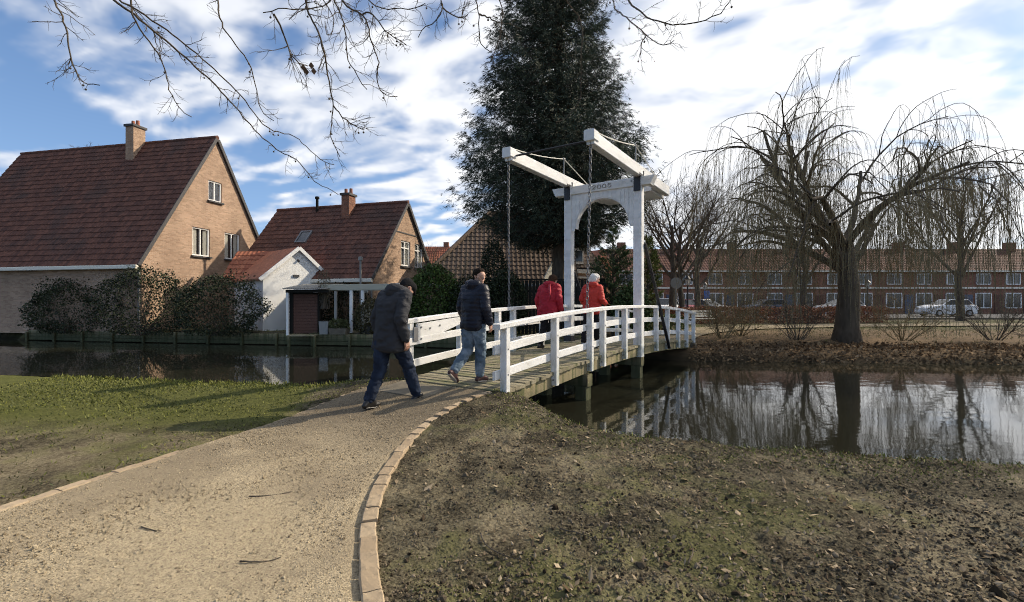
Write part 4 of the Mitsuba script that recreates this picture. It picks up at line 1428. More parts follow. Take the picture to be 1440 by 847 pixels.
for i in range(13):
    a = i * 2.399 + rg.uniform(-.25, .25)
    steep = rg.uniform(.9, 1.6)
    if i < 5:
        a, steep = math.pi + rg.uniform(-.8, .7), rg.uniform(.95, 1.35)
    limb(wb + V(0, .1, 0) + UPV * rg.uniform(2.4, 3.6), V(math.cos(a), math.sin(a), steep), rg.uniform(3.8, 5.2) + .5 * (i < 5), rg.uniform(.10, .16), 0)
obj('limbs', lm, 'bark', WL, smooth=True)
mat('willow_twig', (.21, .17, .095), .85, spec=.15)
obj('hanging_twigs', st, 'willow_twig', WL)
# ------------------------------------------------------------------ people
def sph(c, r, n=20):
    return m3.Manifold.sphere(r, n).translate([float(x) for x in c])


def hull(*cr):
    return m3.Manifold.batch_hull([sph(c, r) for c, r in cr])


def union(parts, edge, iters, wrinkle=0.0, seed=0, freq=9.0):
    m = m3.Manifold.batch_boolean(parts, m3.OpType.Add).refine_to_length(edge)
    k = m.to_mesh()
    t = trimesh.Trimesh(np.array(k.vert_properties[:, :3], float), np.array(k.tri_verts), process=True)
    if iters:
        trimesh.smoothing.filter_taubin(t, 0.5, 0.52, iters)
    if wrinkle:
        v, nn = t.vertices, t.vertex_normals
        w = 1 - np.abs(2 * meshkit.fbm(v * [freq, freq, freq * 1.6], 3, seed) - 1) * 2
        t.vertices = v + nn * (w * wrinkle)[:, None]
    return t


def make_person(desc, origin, heading, sc, J, look, clothes):
    """J: joints in (forward, right, up) metres; look: (yaw to the right, pitch down) of the head in degrees"""
    F = V(math.cos(heading), math.sin(heading), 0)
    R = V(math.sin(heading), -math.cos(heading), 0)
    W = lambda p: V(*origin) + sc * (p[0] * F + p[1] * R + p[2] * UPV)
    j = {k: W(v) for k, v in J.items()}
    S = lambda r: r * sc
    yaw, pitch = map(math.radians, look)
    hf = math.cos(pitch) * (math.cos(yaw) * F + math.sin(yaw) * R) - math.sin(pitch) * UPV
    hr = unit(np.cross(hf, UPV))
    hu = np.cross(hr, hf)
    key = thing('person', desc, 'person', None)
    c = j['head']
    H = lambda a, b, d: c + sc * (a * hf + b * hr + d * hu)
    parts = []
    # head
    parts.append(hull((H(-0.02, 0, 0.035), S(.083)), (H(0.03, 0, 0.03), S(.070)), (H(-0.035, 0, 0.0), S(.075))))
    parts.append(hull((H(0.03, 0.03, 0.0), S(.045)), (H(0.03, -0.03, 0.0), S(.045)), (H(0.055, 0.0, -0.085), S(.026)), (H(0.01, 0.042, -0.055), S(.026)), (H(0.01, -0.042, -0.055), S(.026))))
    parts.append(hull((H(0.108, 0, -0.016), S(.011)), (H(0.085, 0, 0.026), S(.009)), (H(0.088, 0.014, -0.022), S(.009)), (H(0.088, -0.014, -0.022), S(.009))))
    parts.append(hull((H(0.076, 0.014, -0.055), S(.010)), (H(0.076, -0.014, -0.055), S(.010)), (H(0.07, 0, -0.05), S(.016))))
    parts.append(hull((H(0.078, 0.03, 0.042), S(.014)), (H(0.078, -0.03, 0.042), S(.014))))
    for b in (1, -1):
        parts.append(hull((H(-0.01, b * 0.080, 0.012), S(.013)), (H(-0.005, b * 0.076, -0.022), S(.010)), (H(-0.025, b * 0.086, 0.02), S(.010))))
    parts.append(hull((H(-0.025, 0, -0.04), S(.055)), (j['neck'], S(.058))))
    # torso and limbs
    parts.append(hull((j['neck'], S(.06)), (j['shL'], S(.05)), (j['shR'], S(.05)), (j['chest'], S(.10))))
    parts.append(hull((j['shL'], S(.055)), (j['shR'], S(.055)), (j['chest'], S(.11)), (j['waist'], S(.12))))
    parts.append(hull((j['waist'], S(.12)), (j['hipL'], S(.09)), (j['hipR'], S(.09))))
    for s in 'LR':
        parts.append(hull((j['hip' + s], S(.088)), (j['kn' + s], S(.056))))
        parts.append(hull((j['kn' + s], S(.054)), (j['an' + s], S(.038))))
        parts.append(hull((j['an' + s], S(.036)), (j['toe' + s], S(.026))))
        parts.append(hull((j['sh' + s], S(.05)), (j['el' + s], S(.040))))
        parts.append(hull((j['el' + s], S(.039)), (j['wr' + s], S(.027))))
    body = [union(parts, 0.022 * sc, 6)]
    body_m = parts
    hands = []
    for s, sg in (('L', -1), ('R', 1)):
        d = unit(j['wr' + s] - j['el' + s])
        d = unit(d + 0.25 * F * 0)
        inn = unit(-sg * R - d * np.dot(-sg * R, d))          # palm faces the thigh
        fw = unit(np.cross(d, inn)) * (1 if np.dot(np.cross(d, inn), F) > 0 else -1)
        o = j['wr' + s]
        Q = lambda a, b, e: o + sc * (a * d + b * fw + e * inn)
        hp = [hull((Q(-0.015, 0, 0), S(.026)), (Q(.025, .018, 0), S(.019)), (Q(.025, -.018, 0), S(.019)), (Q(.085, .028, .004), S(.013)), (Q(.08, -.028, .004), S(.013)))]
        for b, ln in ((.030, .070), (.010, .080), (-.010, .074), (-.030, .058)):
            k1, k2, k3 = Q(.085, b, .004), Q(.085 + ln * .52, b * 1.08, .016), Q(.085 + ln * .8, b * 1.1, .040)
            hp += [hull((k1, S(.0105)), (k2, S(.0095))), hull((k2, S(.0095)), (k3, S(.008)))]
        t1, t2, t3 = Q(.02, .03, .006), Q(.055, .055, .022), Q(.088, .058, .032)
        hp += [hull((t1, S(.016)), (t2, S(.0115))), hull((t2, S(.0115)), (t3, S(.0095)))]
        hands += hp
    body_all = m3.Manifold.batch_boolean(parts + hands, m3.OpType.Add).refine_to_length(0.012 * sc).to_mesh()
    bt = trimesh.Trimesh(np.array(body_all.vert_properties[:, :3], float), np.array(body_all.tri_verts), process=True)
    trimesh.smoothing.filter_taubin(bt, 0.5, 0.52, 8)
    obj('body', bt, 'skin', key, smooth=True)
    for b in (1, -1):
        obj('eye', MB().add_mesh(trimesh.creation.icosphere(2, S(.011)).apply_translation(H(0.079, b * 0.030, 0.022))), 'leather', key, smooth=True)
    # trousers: a seat and two legs in one garment
    tp = [hull((j['waist'] - [0, 0, S(.02)], S(.135)), (j['hipL'], S(.108)), (j['hipR'], S(.108)))]
    w = clothes.get('leg', 1.0)
    for s in 'LR':
        kn, an, hp_ = j['kn' + s], j['an' + s], j['hip' + s]
        tp.append(hull((hp_, S(.105 * w)), (kn, S(.074 * w))))
        tp.append(hull((kn, S(.072 * w)), (kn * .45 + an * .55, S(.066 * w)), (an + (kn - an) * .10, S(.056 * w))))
    t = union(tp, 0.018 * sc, 7, 0.016, 3, 10)
    obj('trousers', t, clothes['trousers'], key, smooth=True)
    for s in 'LR':
        an, toe = j['an' + s], j['toe' + s]
        d = unit(toe - an)
        dn = clothes.get('sole_dir_' + s, -UPV)
        fwd = unit(d - dn * np.dot(d, dn))
        heel = an + dn * S(.045) - fwd * S(.055)
        ball = an + dn * S(.055) + fwd * S(.10)
        tip = an + dn * S(.06) + fwd * S(.165)
        sh = union([hull((an, S(.045)), (heel, S(.036)), (ball, S(.038)), (an + fwd * S(.06), S(.042))), hull((ball, S(.042)), (tip, S(.030)), (ball + dn * S(.0), S(.042)))], 0.012, 6)
        k_ = obj('shoe', sh, clothes['shoe'], key, smooth=True)
        so = [hull(*[(p + dn * S(h), S(.010)) for p, h in ((heel + hrz * S(wd), .030) for hrz, wd in ((np.cross(fwd, dn), .030), (np.cross(fwd, dn), -.030)))],
                   *[(ball + np.cross(fwd, dn) * S(wd) + dn * S(.032), S(.010)) for wd in (.036, -.036)], (tip + dn * S(.024), S(.012)))]
        obj('sole', union(so, 0.02, 2), clothes['sole'], k_, smooth=True)
    # coat: two convex halves, sleeves, hood, hem
    hem, ease = clothes['hem'], clothes.get('ease', 1.0)
    hl = lambda f, r: W((J['waist'][0] * 0.35 + f + clothes.get('hem_f', 0.0), r, hem))
    wa = j['waist']
    cp = [hull((j['shL'], S(.082 * ease)), (j['shR'], S(.082 * ease)), (j['neck'] - [0, 0, S(.03)], S(.09)), (j['chest'] + F * S(.03), S(.135 * ease)), (j['chest'] - F * S(.05) + R * S(.075), S(.112 * ease)), (j['chest'] - F * S(.05) - R * S(.075), S(.112 * ease)),
               (wa + R * S(.10), S(.115 * ease)), (wa - R * S(.10), S(.115 * ease)), (wa, S(.15 * ease)))]
    hw = clothes.get('hem_w', 0.15)
    cp.append(hull((wa + R * S(.09), S(.12 * ease)), (wa - R * S(.09), S(.12 * ease)), (wa, S(.15 * ease)),
                   (hl(0.055, hw), S(.06)), (hl(0.055, -hw), S(.06)), (hl(-0.075, hw), S(.06)), (hl(-0.075, -hw), S(.06)), (hl(-0.10, 0), S(.06)), (hl(0.09, 0), S(.06))))
    for s in 'LR':
        sh_, el, wr = j['sh' + s], j['el' + s], j['wr' + s]
        cp.append(hull((sh_, S(.084 * ease)), (el, S(.068 * ease))))
        cp.append(hull((el, S(.068 * ease)), (wr + (el - wr) * .06, S(.050 * ease))))
    t = union(cp, 0.018 * sc, 7, clothes.get('wrinkle', 0.010), 7, clothes.get('freq', 8))
    if clothes.get('quilt'):
        zz = (t.vertices - V(*origin)) @ UPV
        t.vertices = t.vertices + t.vertex_normals * (0.008 * np.abs(np.sin(zz * math.pi / 0.065)) ** 0.6)[:, None]
    obj('coat', t, clothes['coat'], key, smooth=True)
    nk = j['neck']
    if clothes.get('hood'):
        hb = clothes['hood']
        B = lambda a, b, d: nk + sc * (a * F + b * R + d * UPV)
        hp = [hull((B(-.085, 0, .015), S(.075 * hb)), (B(-.06, .085, .02), S(.055 * hb)), (B(-.06, -.085, .02), S(.055 * hb)), (B(-.06, .03, -.06), S(.06 * hb)), (B(-.06, -.03, -.06), S(.06 * hb))),
              hull((B(-.06, .09, .02), S(.048 * hb)), (B(.05, .075, .02), S(.035 * hb))), hull((B(-.06, -.09, .02), S(.048 * hb)), (B(.05, -.075, .02), S(.035 * hb)))]
        obj('hood', union(hp, 0.016 * sc, 7, 0.012, 5, 12), clothes['coat'], key, smooth=True)
    else:
        obj('collar', union([hull((nk + [0, 0, S(.01)], S(.082)), (nk + [0, 0, S(.05)] + F * S(.01), S(.078)))], 0.016 * sc, 4, 0.006, 5, 12), clothes['coat'], key, smooth=True)
    if clothes.get('hair'):
        hm = {'short': [hull((H(-.036, 0, .048), S(.090)), (H(.012, .02, .086), S(.050)), (H(.012, -.02, .086), S(.050)), (H(-.060, 0, .0), S(.068))), hull((H(.03, 0, .098), S(.022)), (H(-.02, .02, .10), S(.03)), (H(-.02, -.02, .10), S(.03)))],
              'brown': [hull((H(-.030, 0, .045), S(.097)), (H(.02, 0, .075), S(.068)), (H(-.055, 0, -.03), S(.075)))],
              'bob': [hull((H(-.030, 0, .050), S(.103)), (H(.03, 0, .078), S(.070)), (H(-.06, 0, -.02), S(.082))),
                      hull((H(-.02, .06, .02), S(.052)), (H(-.045, .052, -.055), S(.042))), hull((H(-.02, -.06, .02), S(.052)), (H(-.045, -.052, -.055), S(.042)))]}[clothes['hair']]
        t = union(hm, 0.008 * sc, 2, 0.011, 9, 30)
        obj('hair', t, clothes['hair_mat'], key, smooth=True)
    if clothes.get('cap'):
        cm = [hull((H(-.045, 0, .062), S(.085)), (H(.03, .03, .070), S(.062)), (H(.03, -.03, .070), S(.062)), (H(.085, 0, .062), S(.035)), (H(-.06, 0, .03), S(.075)))]
        k_ = obj('cap', union(cm, 0.012, 5, 0.003, 2, 20), 'felt', key, smooth=True)
        vm = [hull(*[(H(a, b, d), S(.007)) for a, b, d in ((.07, .055, .045), (.07, -.055, .045), (.135, .03, .030), (.135, -.03, .030), (.145, 0, .030))])]
        obj('visor', union(vm, 0.012, 2), 'felt', k_, smooth=True)
        obj('hair', union([hull((H(-.05, 0, .0), S(.074)), (H(-.055, 0, -.03), S(.05)))], 0.012, 4, 0.004, 2, 25), 'dark_hair', key, smooth=True)
    return key


HEAD = math.atan2(U2[1], U2[0])
legs = dict(hipL=(0, -.085, .93), hipR=(0, .085, .93))
# the stooped man in the dark grey coat
J1 = dict(hipL=(-.02, -.09, .93), hipR=(0.02, .09, .93), knL=(-.07, -.10, .50), anL=(-.26, -.10, .115), toeL=(-.12, -.10, .04),
          knR=(.24, .09, .53), anR=(.40, .09, .10), toeR=(.55, .10, .05), waist=(.02, 0, 1.06), chest=(.07, 0, 1.31), neck=(.155, 0, 1.50), head=(.285, .02, 1.545),
          shL=(.09, -.19, 1.45), shR=(.09, .19, 1.45), elL=(.02, -.275, 1.16), elR=(-.05, .26, 1.16), wrL=(.07, -.285, .92), wrR=(.03, .27, .90))
make_person('stooped man in a dark grey hooded coat and flat cap walking up to the bridge', (-1.67, 6.40, 0.045), HEAD, 1.045, J1, (8, 42),
            dict(coat='grey_coat', trousers='dark_jeans', shoe='leather', sole='leather', hem=.80, hem_w=.165, ease=1.06, hood=1.42, cap=True, wrinkle=.018, hem_f=-0.0, leg=1.06))
# the man in jeans looking back
dn = unit(V(*(-0.62 * np.r_[U2, 0] - 0.78 * UPV)))
J2 = dict(hipL=(-.01, -.085, .93), hipR=(.01, .085, .93), knL=(-.02, -.09, .50), anL=(-.37, -.09, .20), toeL=(-.27, -.09, .06),
          knR=(.09, .085, .51), anR=(.06, .085, .095), toeR=(.21, .10, .05), waist=(.02, 0, 1.06), chest=(.04, 0, 1.30), neck=(.055, 0, 1.52), head=(.11, .05, 1.655),
          shL=(.06, -.185, 1.45), shR=(.02, .185, 1.45), elL=(.02, -.265, 1.17), elR=(-.03, .27, 1.17), wrL=(.13, -.25, .95), wrR=(.06, .285, .93))
make_person('man in a navy quilted jacket and faded blue jeans looking back over his shoulder', (-.62, 7.46, float(zdeck(5.95)) + 0.0), HEAD, 1.01, J2, (104, 4),
            dict(coat='navy_puffer', trousers='light_jeans', shoe='red_shoe', sole='pale_sole', hem=.88, hem_w=.125, ease=1.05, hood=1.0, quilt=True, wrinkle=.006, hair='short', hair_mat='dark_hair',
                 sole_dir_L=dn, leg=1.08))
# two women in red
J3 = dict(hipL=(0, -.085, .92), hipR=(0, .085, .92), knL=(-.03, -.09, .50), anL=(-.22, -.09, .13), toeL=(-.08, -.09, .04), knR=(.15, .085, .51), anR=(.17, .085, .095), toeR=(.31, .09, .05),
          waist=(.03, 0, 1.05), chest=(.07, 0, 1.29), neck=(.12, 0, 1.50), head=(.20, .03, 1.61), shL=(.09, -.185, 1.44), shR=(.09, .185, 1.44),
          elL=(.03, -.275, 1.16), elR=(.03, .275, 1.16), wrL=(.12, -.285, .93), wrR=(.10, .285, .93))
make_person('brown haired woman in a dark red hooded coat left of the left portal post', (.83, 10.85, float(zdeck(9.5))), HEAD, 0.985, J3, (14, 18),
            dict(coat='red_coat', trousers='black_trousers', shoe='leather', sole='leather', hem=.80, hem_w=.185, ease=1.16, hood=1.2, hair='brown', hair_mat='brown_hair', wrinkle=.020))
J4 = dict(hipL=(0, -.085, .92), hipR=(0, .085, .92), knL=(-.10, -.09, .52), anL=(-.28, -.09, .16), toeL=(-.14, -.09, .05), knR=(.13, .085, .51), anR=(.16, .085, .095), toeR=(.30, .09, .05),
          waist=(.02, 0, 1.05), chest=(.05, 0, 1.29), neck=(.075, 0, 1.50), head=(.115, .03, 1.63), shL=(.06, -.165, 1.43), shR=(.06, .165, 1.43),
          elL=(-.02, -.245, 1.16), elR=(-.02, .26, 1.15), wrL=(.16, -.22, 1.04), wrR=(.22, .25, 1.08))
make_person('white haired woman in a bright red jacket walking between the two portal posts', (1.86, 10.95, float(zdeck(10.1))), HEAD, 0.98, J4, (55, 8),
            dict(coat='red_jacket', trousers='black_trousers', shoe='leather', sole='pale_sole', hem=.88, hem_w=.145, ease=1.02, hood=0.95, hair='bob', hair_mat='white_hair', wrinkle=.018))
# ------------------------------------------------------------------ far path, road, street furniture, cars
fpth = np.array([(4.6, 16.6), (5.7, 18.2), (7.5, 20.6), (10.5, 23.3), (15, 25.2), (24, 26.8), (45, 28)], float)
c = resample(fpth, .5)
tn = np.gradient(c, axis=0)
tn /= np.linalg.norm(tn, axis=1, keepdims=True)
nm = np.stack([-tn[:, 1], tn[:, 0]], 1)
ks = np.linspace(-1, 1, 13)
X = c[:, None, 0] + nm[:, None, 0] * ks * 1.25
Y = c[:, None, 1] + nm[:, None, 1] * ks * 1.25
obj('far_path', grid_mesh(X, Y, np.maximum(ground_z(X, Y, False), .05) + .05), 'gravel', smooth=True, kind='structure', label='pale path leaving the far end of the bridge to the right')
X, Y = np.meshgrid(np.linspace(4, 90, 40), np.linspace(35.5, 50, 6), indexing='ij')
obj('road', grid_mesh(X, Y, 0 * X + .125), 'asphalt', kind='structure', label='asphalt street with the parked cars')
m = MB().bar((4, 35.4, .15), (90, 35.4, .15), .14, .16, UPV, .01); obj('road_kerb', m, 'concrete', kind='structure', label='kerb of the street')


def car(label, x, y, yaw, paint, h=1.48):
    k_ = thing('parked_car', label, 'car', 'cars parked along the street beyond the hedge')
    a = math.radians(yaw)
    Fc, Rc = V(math.cos(a), math.sin(a), 0), V(math.sin(a), -math.cos(a), 0)
    O = V(x, y, .13)
    P = lambda f, r, z: O + Fc * f + Rc * r + UPV * z
    prof = [(-2.0, .30), (-2.05, .62), (-1.98, .92), (-1.72, .98), (1.05, .98), (1.75, .86), (2.02, .70), (2.08, .40), (1.95, .25), (-1.9, .25)]
    sec = [(-.86, .96), (-.80, 1.0), (.80, 1.0), (.86, .96)]
    hullb = m3.Manifold.batch_hull([sph(P(f * (0.985), r * w, z), .05, 8) for f, z in prof for r, w in ((-.80, 1), (.80, 1))])
    t = hullb.to_mesh()
    obj('body', trimesh.Trimesh(t.vert_properties[:, :3], t.tri_verts), paint, k_, smooth=40)
    cab = [(-1.80, .95), (-1.45, h), (.10, h + .02), (.95, .97)]
    for nme, ins, mt, zt in (('roof', 0.0, paint, 0), ):
        q = m3.Manifold.batch_hull([sph(P(f, r, z), .035, 8) for f, z in ((-1.40, h), (.05, h + .02), (-1.2, h - .04), (-.2, h - .03)) for r in (-.56, .56)])
        t = q.to_mesh(); rk_ = obj('roof', trimesh.Trimesh(t.vert_properties[:, :3], t.tri_verts), paint, k_, smooth=40)
    q = m3.Manifold.batch_hull([sph(P(f, r, z), .02, 6) for f, z, rw in ((-1.84, .98, .72), (-1.44, h - .02, .57), (.08, h - .01, .57), (.98, .98, .72)) for r in (-rw, rw)])
    t = q.to_mesh(); obj('windows', trimesh.Trimesh(t.vert_properties[:, :3], t.tri_verts), 'car_glass', k_)
    m = MB()
    for f0, z0, f1, z1 in ((-.55, .98, -.55, h - .02), (-1.80, .99, -1.42, h), (.98, .98, .08, h)):
        for s_ in (-1, 1):
            m.bar(P(f0, s_ * .745, z0), P(f1, s_ * .585, z1), .05, .05, Rc, .01)
    obj('pillars', m, paint, k_)
    for f in (-1.28, 1.30):
        for s_ in (-1, 1):
            w_ = obj('wheel', MB().tube([P(f, s_ * .70, .31), P(f, s_ * .72, .31), P(f, s_ * .87, .31), P(f, s_ * .88, .31)], [.27, .31, .31, .27], 18), 'tyre', k_)
            obj('rim', MB().tube([P(f, s_ * .86, .31), P(f, s_ * .888, .31)], [.20, .19], 14), 'car_silver', w_)
    for s_ in (-1, 1):
        obj('headlight', MB().box(P(2.02, s_ * .62, .70), (.05, .16, .07), np.array([Fc, Rc, UPV]), .02), 'lamp_glass', k_)
        obj('tail_light', MB().box(P(-2.04, s_ * .70, .78), (.04, .09, .12), np.array([Fc, Rc, UPV]), .02), 'tail_light', k_)
    obj('number_plate', MB().box(P(2.135, 0, .42), (.008, .26, .055), np.array([Fc, Rc, UPV]), .003), 'lamp_glass', k_)


car('white car parked behind the twin tree trunks', at(934, 41.5), 41.5, -128, 'car_white', 1.55)
car('dark blue car parked just right of the twin tree trunks', at(961, 43.5), 43.5, -100, 'car_blue')
car('dark red car parked behind the black lamp post', at(975, 42.5), 42.5, -95, 'car_red')
car('silver car parked right of the dark red one', at(993, 41.8), 41.8, -60, 'car_silver')
for i, (px, d, mt, lab) in enumerate(((1075, 43, 'car_blue', 'dark blue car parked behind the willow trunk'), (1180, 43, 'car_silver', 'silver car parked further right along the terrace'), (1330, 42, 'car_white', 'rightmost white car parked along the terrace'))):
    car(lab, at(px, d), d, 185 - 3 * i, mt)


def lamp(label, px, d, h):
    k_ = thing('street_lamp', label, 'street lamp')
    x = at(px, d)
    m = MB().tube([(x, d, 0), (x, d, .5), (x, d, .55), (x, d, h - .55)], [.085, .085, .05, .04], 10)
    m.tube([(x, d, h - .6), (x, d, h - .55)], [.09, .09], 8)
    obj('post', m, 'black_iron', k_, smooth=30)
    obj('lantern', MB().tube([(x, d, h - .54), (x, d, h - .16)], [.11, .19], 6), 'lamp_glass', k_)
    m = MB().tube([(x, d, h - .16), (x, d, h - .13), (x, d, h + .02), (x, d, h + .08)], [.22, .22, .07, .02], 8)
    obj('hood', m, 'black_iron', k_)
    m = MB()
    for j in range(6):
        a = j * math.pi / 3
        m.tube([(x + .115 * math.cos(a), d + .115 * math.sin(a), h - .54), (x + .195 * math.cos(a), d + .195 * math.sin(a), h - .16)], .012, 4)
    obj('lantern_bars', m, 'black_iron', k_)


lamp('nearer black street lamp with a glazed lantern in front of the right hand tree', 967, 30, 3.05)
lamp('farther black street lamp beside the small blue sign', 991.5, 39, 3.0)
lamp('black street lamp near the right edge of the picture', 1220, 37, 3.1)
SG = thing('round_sign', 'round traffic sign on a grey post seen from its back', 'sign')
x, d = at(951, 22.5), 22.5
obj('post', MB().tube([(x, d + .05, -.1), (x, d + .05, 2.62)], .035, 10), 'grey_metal', SG, smooth=30)
obj('disc', MB().tube([(x, d, 2.36), (x, d + .02, 2.36)], [.27, .27], 32), 'grey_metal', SG)
m = MB().box((x, d + .03, 2.36), (.16, .012, .03)); obj('bracket', m, 'lead', SG)
BSG = thing('parking_sign', 'small blue rectangular sign on a post beside the farther lamp', 'sign')
x, d = at(993.5, 36), 36
obj('post', MB().tube([(x, d, -.1), (x, d, 2.3)], .035, 8), 'grey_metal', BSG)
obj('plate', MB().box((x, d - .05, 1.98), (.20, .012, .30), ch=.003), 'blue_sign', BSG)
BN = thing('park_bench', 'wooden park bench beside the far path in front of the beech hedge', 'bench')
bx, by = at(986, 25.3), 27.2
bx = at(986, by)
for i in range(3):
    obj('seat_slat', MB().bar((bx - .8, by - .1 - .13 * i, .47), (bx + .8, by + .25 - .13 * i, .47), .11, .035), 'cream_paint', BN)
    obj('back_slat', MB().bar((bx - .8, by + .04 + .02 * i, .62 + .14 * i), (bx + .8, by + .39 + .02 * i, .62 + .14 * i), .03, .11), 'cream_paint', BN)
for sgn in (-1, 1):
    m = MB()
    m.bar((bx + sgn * .6, by - .2 + sgn * .13, 0), (bx + sgn * .6, by - .2 + sgn * .13, .46), .05, .07, V(1, 0, 0))
    m.bar((bx + sgn * .6, by + .08 + sgn * .13, 0), (bx + sgn * .6, by + .16 + sgn * .13, .98), .05, .07, V(1, 0, 0))
    obj('leg', m, 'concrete', BN)

# ------------------------------------------------------------------ overhead tree: trunk behind the camera, its branches reach over the path
OT = thing('overhanging_tree', 'bare tree whose thin dark budding branches hang into the top of the picture', 'tree')
tb = V(-3.2, -3.4, 0)
m = MB().tube([tb - UPV * .2, tb + UPV * .6, tb + V(.1, .2, 3), tb + V(.2, .5, 5.6), tb + V(.2, .9, 8.5)], [.36, .28, .24, .19, .12], 12)
obj('trunk', m, 'bark', OT, smooth=True)
lb = MB()
hubs = {}
for nme, pts, r0_, r1_ in (('a', [tb + V(.15, .4, 4.6), V(-2.7, -.5, 6.0), V(-2.4, 2.2, 6.6), V(-2.2, 4.6, 6.2)], .13, .035), ('b', [tb + V(.2, .6, 5.4), V(-1.6, -.2, 7.2), V(-.3, 2.8, 7.4), V(.4, 5.4, 6.8)], .12, .03),
                          ('c', [tb + V(.2, .6, 5.0), V(-.6, -1.0, 6.8), V(1.4, 1.8, 7.2), V(2.4, 4.6, 6.4)], .12, .03), ('d', [tb + V(-.1, .3, 4.2), V(-4.6, -.6, 5.6), V(-5.4, 2.4, 6.2), V(-5.2, 4.6, 5.4)], .12, .03)):
    P_ = np.array(pts)
    from scipy.interpolate import CubicSpline
    tt = np.linspace(0, 3, 24)
    q = CubicSpline([0, 1, 2, 3], P_)(tt)
    obj('limb', MB().tube(q, np.linspace(r0_, r1_, 24), 8), 'bark', OT, smooth=True)
    hubs[nme] = q
rg = np.random.default_rng(81)
BRANCHES = [
    ('a', 5.2, .016, [(428, -20), (430, 5), (443, 36), (454, 69), (461, 106), (466, 132), (469, 149), (465, 185), (471, 207), (478, 221)], 16),
    ('a', 5.2, .007, [(469, 149), (479, 162), (496, 175), (512, 182)], 6),
    ('a', 5.0, .012, [(469, -20), (472, 5), (481, 26), (486, 56), (488, 76), (496, 96), (506, 112), (516, 126)], 10),
    ('a', 5.4, .014, [(478, -20), (483, 3), (509, 21), (521, 53), (529, 76), (532, 96), (531, 116), (536, 129), (545, 135), (559, 136)], 14),
    ('a', 5.4, .009, [(509, 21), (526, 23), (539, 40), (552, 51), (572, 64)], 10),
    ('a', 4.6, .010, [(470, -16), (462, 2), (440, 12), (403, 13), (370, 18)], 10),
    ('d', 4.6, .009, [(385, 20), (403, 60), (416, 83), (433, 93)], 8),
    ('a', 5.0, .010, [(500, -20), (530, 8), (560, 14), (598, 5)], 12),
    ('a', 5.3, .009, [(440, -20), (470, 30), (465, 48), (457, 30)], 6),
    ('b', 5.2, .012, [(622, -25), (620, 0), (621, 17), (612, 30), (602, 36), (588, 53)], 8),
    ('b', 5.2, .008, [(621, 5), (625, 13), (638, 23), (658, 21)], 8),
    ('b', 4.9, .011, [(668, -25), (669, 0), (674, 20), (673, 40), (678, 63), (691, 74)], 6),
    ('b', 4.9, .008, [(674, 20), (690, 27), (704, 33)], 3),
    ('b', 5.0, .012, [(700, -25), (704, 0), (707, 20), (702, 50), (696, 73), (684, 83)], 6),
    ('b', 5.3, .010, [(790, -25), (796, 0), (810, 19), (819, 50), (817, 106), (814, 142), (799, 163), (782, 172)], 4),
    ('c', 5.3, .012, [(850, -25), (861, 0), (870, 18), (888, 32), (909, 50), (934, 64), (948, 57)], 12),
    ('c', 5.3, .007, [(909, 50), (903, 62), (899, 80)], 4),
    ('c', 5.0, .015, [(868, -25), (881, 0), (902, 18), (923, 30), (959, 34), (994, 27), (1016, 14), (1030, -8)], 12),
    ('d', 6.2, .014, [(330, 150), (370, 195), (403, 218), (420, 228), (436, 248), (453, 261), (476, 274)], 18),
    ('d', 6.0, .011, [(350, 150), (385, 185), (410, 190), (440, 215), (470, 232)], 16),
    ('d', 5.6, .014, [(180, -25), (190, 30), (225, 80), (240, 130), (270, 165)], 14),
    ('d', 5.4, .014, [(300, -25), (315, 40), (350, 90), (362, 140), (385, 170)], 14),
    ('d', 5.0, .012, [(60, -25), (90, 30), (100, 80), (140, 120)], 12),
]
bm, tw, bud = MB(), MB(), MB()
spec = dict(segs=[4, 3], wander=[.22, .28], up=[-.05, .1], taper=.45, sides=[4, 3], kids=[4], angle=(.4, 1.0), ratio=.5, rr=.7, rmin=.0026)
spec['from'] = .2
for hub, d0, r_, pp, nt in BRANCHES:
    pp = np.array(pp, float)
    dd = d0 + np.cumsum(rg.normal(0, .10, len(pp)))
    w3 = np.stack([at(pp[:, 0], dd), dd, EYE + (423.5 - pp[:, 1]) * dd / 660], 1)
    if pp[0, 1] < 0 or pp[0, 0] < 360:
        q = hubs[hub]
        j = int(np.argmin(np.linalg.norm(q - w3[0] - UPV * .3, axis=1)))
        w3 = np.vstack([q[j], (q[j] * .5 + w3[0] * .5) + UPV * .12, w3])
    s_ = np.r_[0, np.cumsum(np.linalg.norm(np.diff(w3, axis=0), axis=1))]
    cs = CubicSpline(s_, w3)
    n = max(10, int(s_[-1] / .07))
    t = np.linspace(0, s_[-1], n)
    q = cs(t)
    q[1:-1] += rg.normal(0, .006, (n - 2, 3))
    rr = np.linspace(r_ * 1.1, .0045, n)
    bm.tube(q, rr, 6, cap=False)
    for i in range(int(nt * (2.1 if hub == 'a' else 1.4))):
        k = rg.integers(int(n * .3), n - 1)
        tdir = unit(q[min(k + 1, n - 1)] - q[k - 1])
        sd = unit(np.cross(tdir, rg.normal(size=3)))
        grow(tw, q[k], unit(tdir * .6 + sd * .8), rg.uniform(.10, .34), max(rr[k] * .55, .0034), 0, rg, spec)
    for i in range(nt // 3):
        k = rg.integers(int(n * .4), n)
        p = q[min(k, n - 1)]
        e = p + V(rg.normal(0, .02), rg.normal(0, .02), -rg.uniform(.02, .05))
        bud.tube([p, e], [.002, .002], 3)
        bud.add_mesh(trimesh.creation.icosphere(1, .011).apply_translation(e - UPV * .01))
obj('branch', bm, 'bark', OT, smooth=True, kind='stuff')
obj('twigs', tw, 'bark', OT, kind='stuff')
obj('seed_balls', bud, 'bark', OT, kind='stuff')
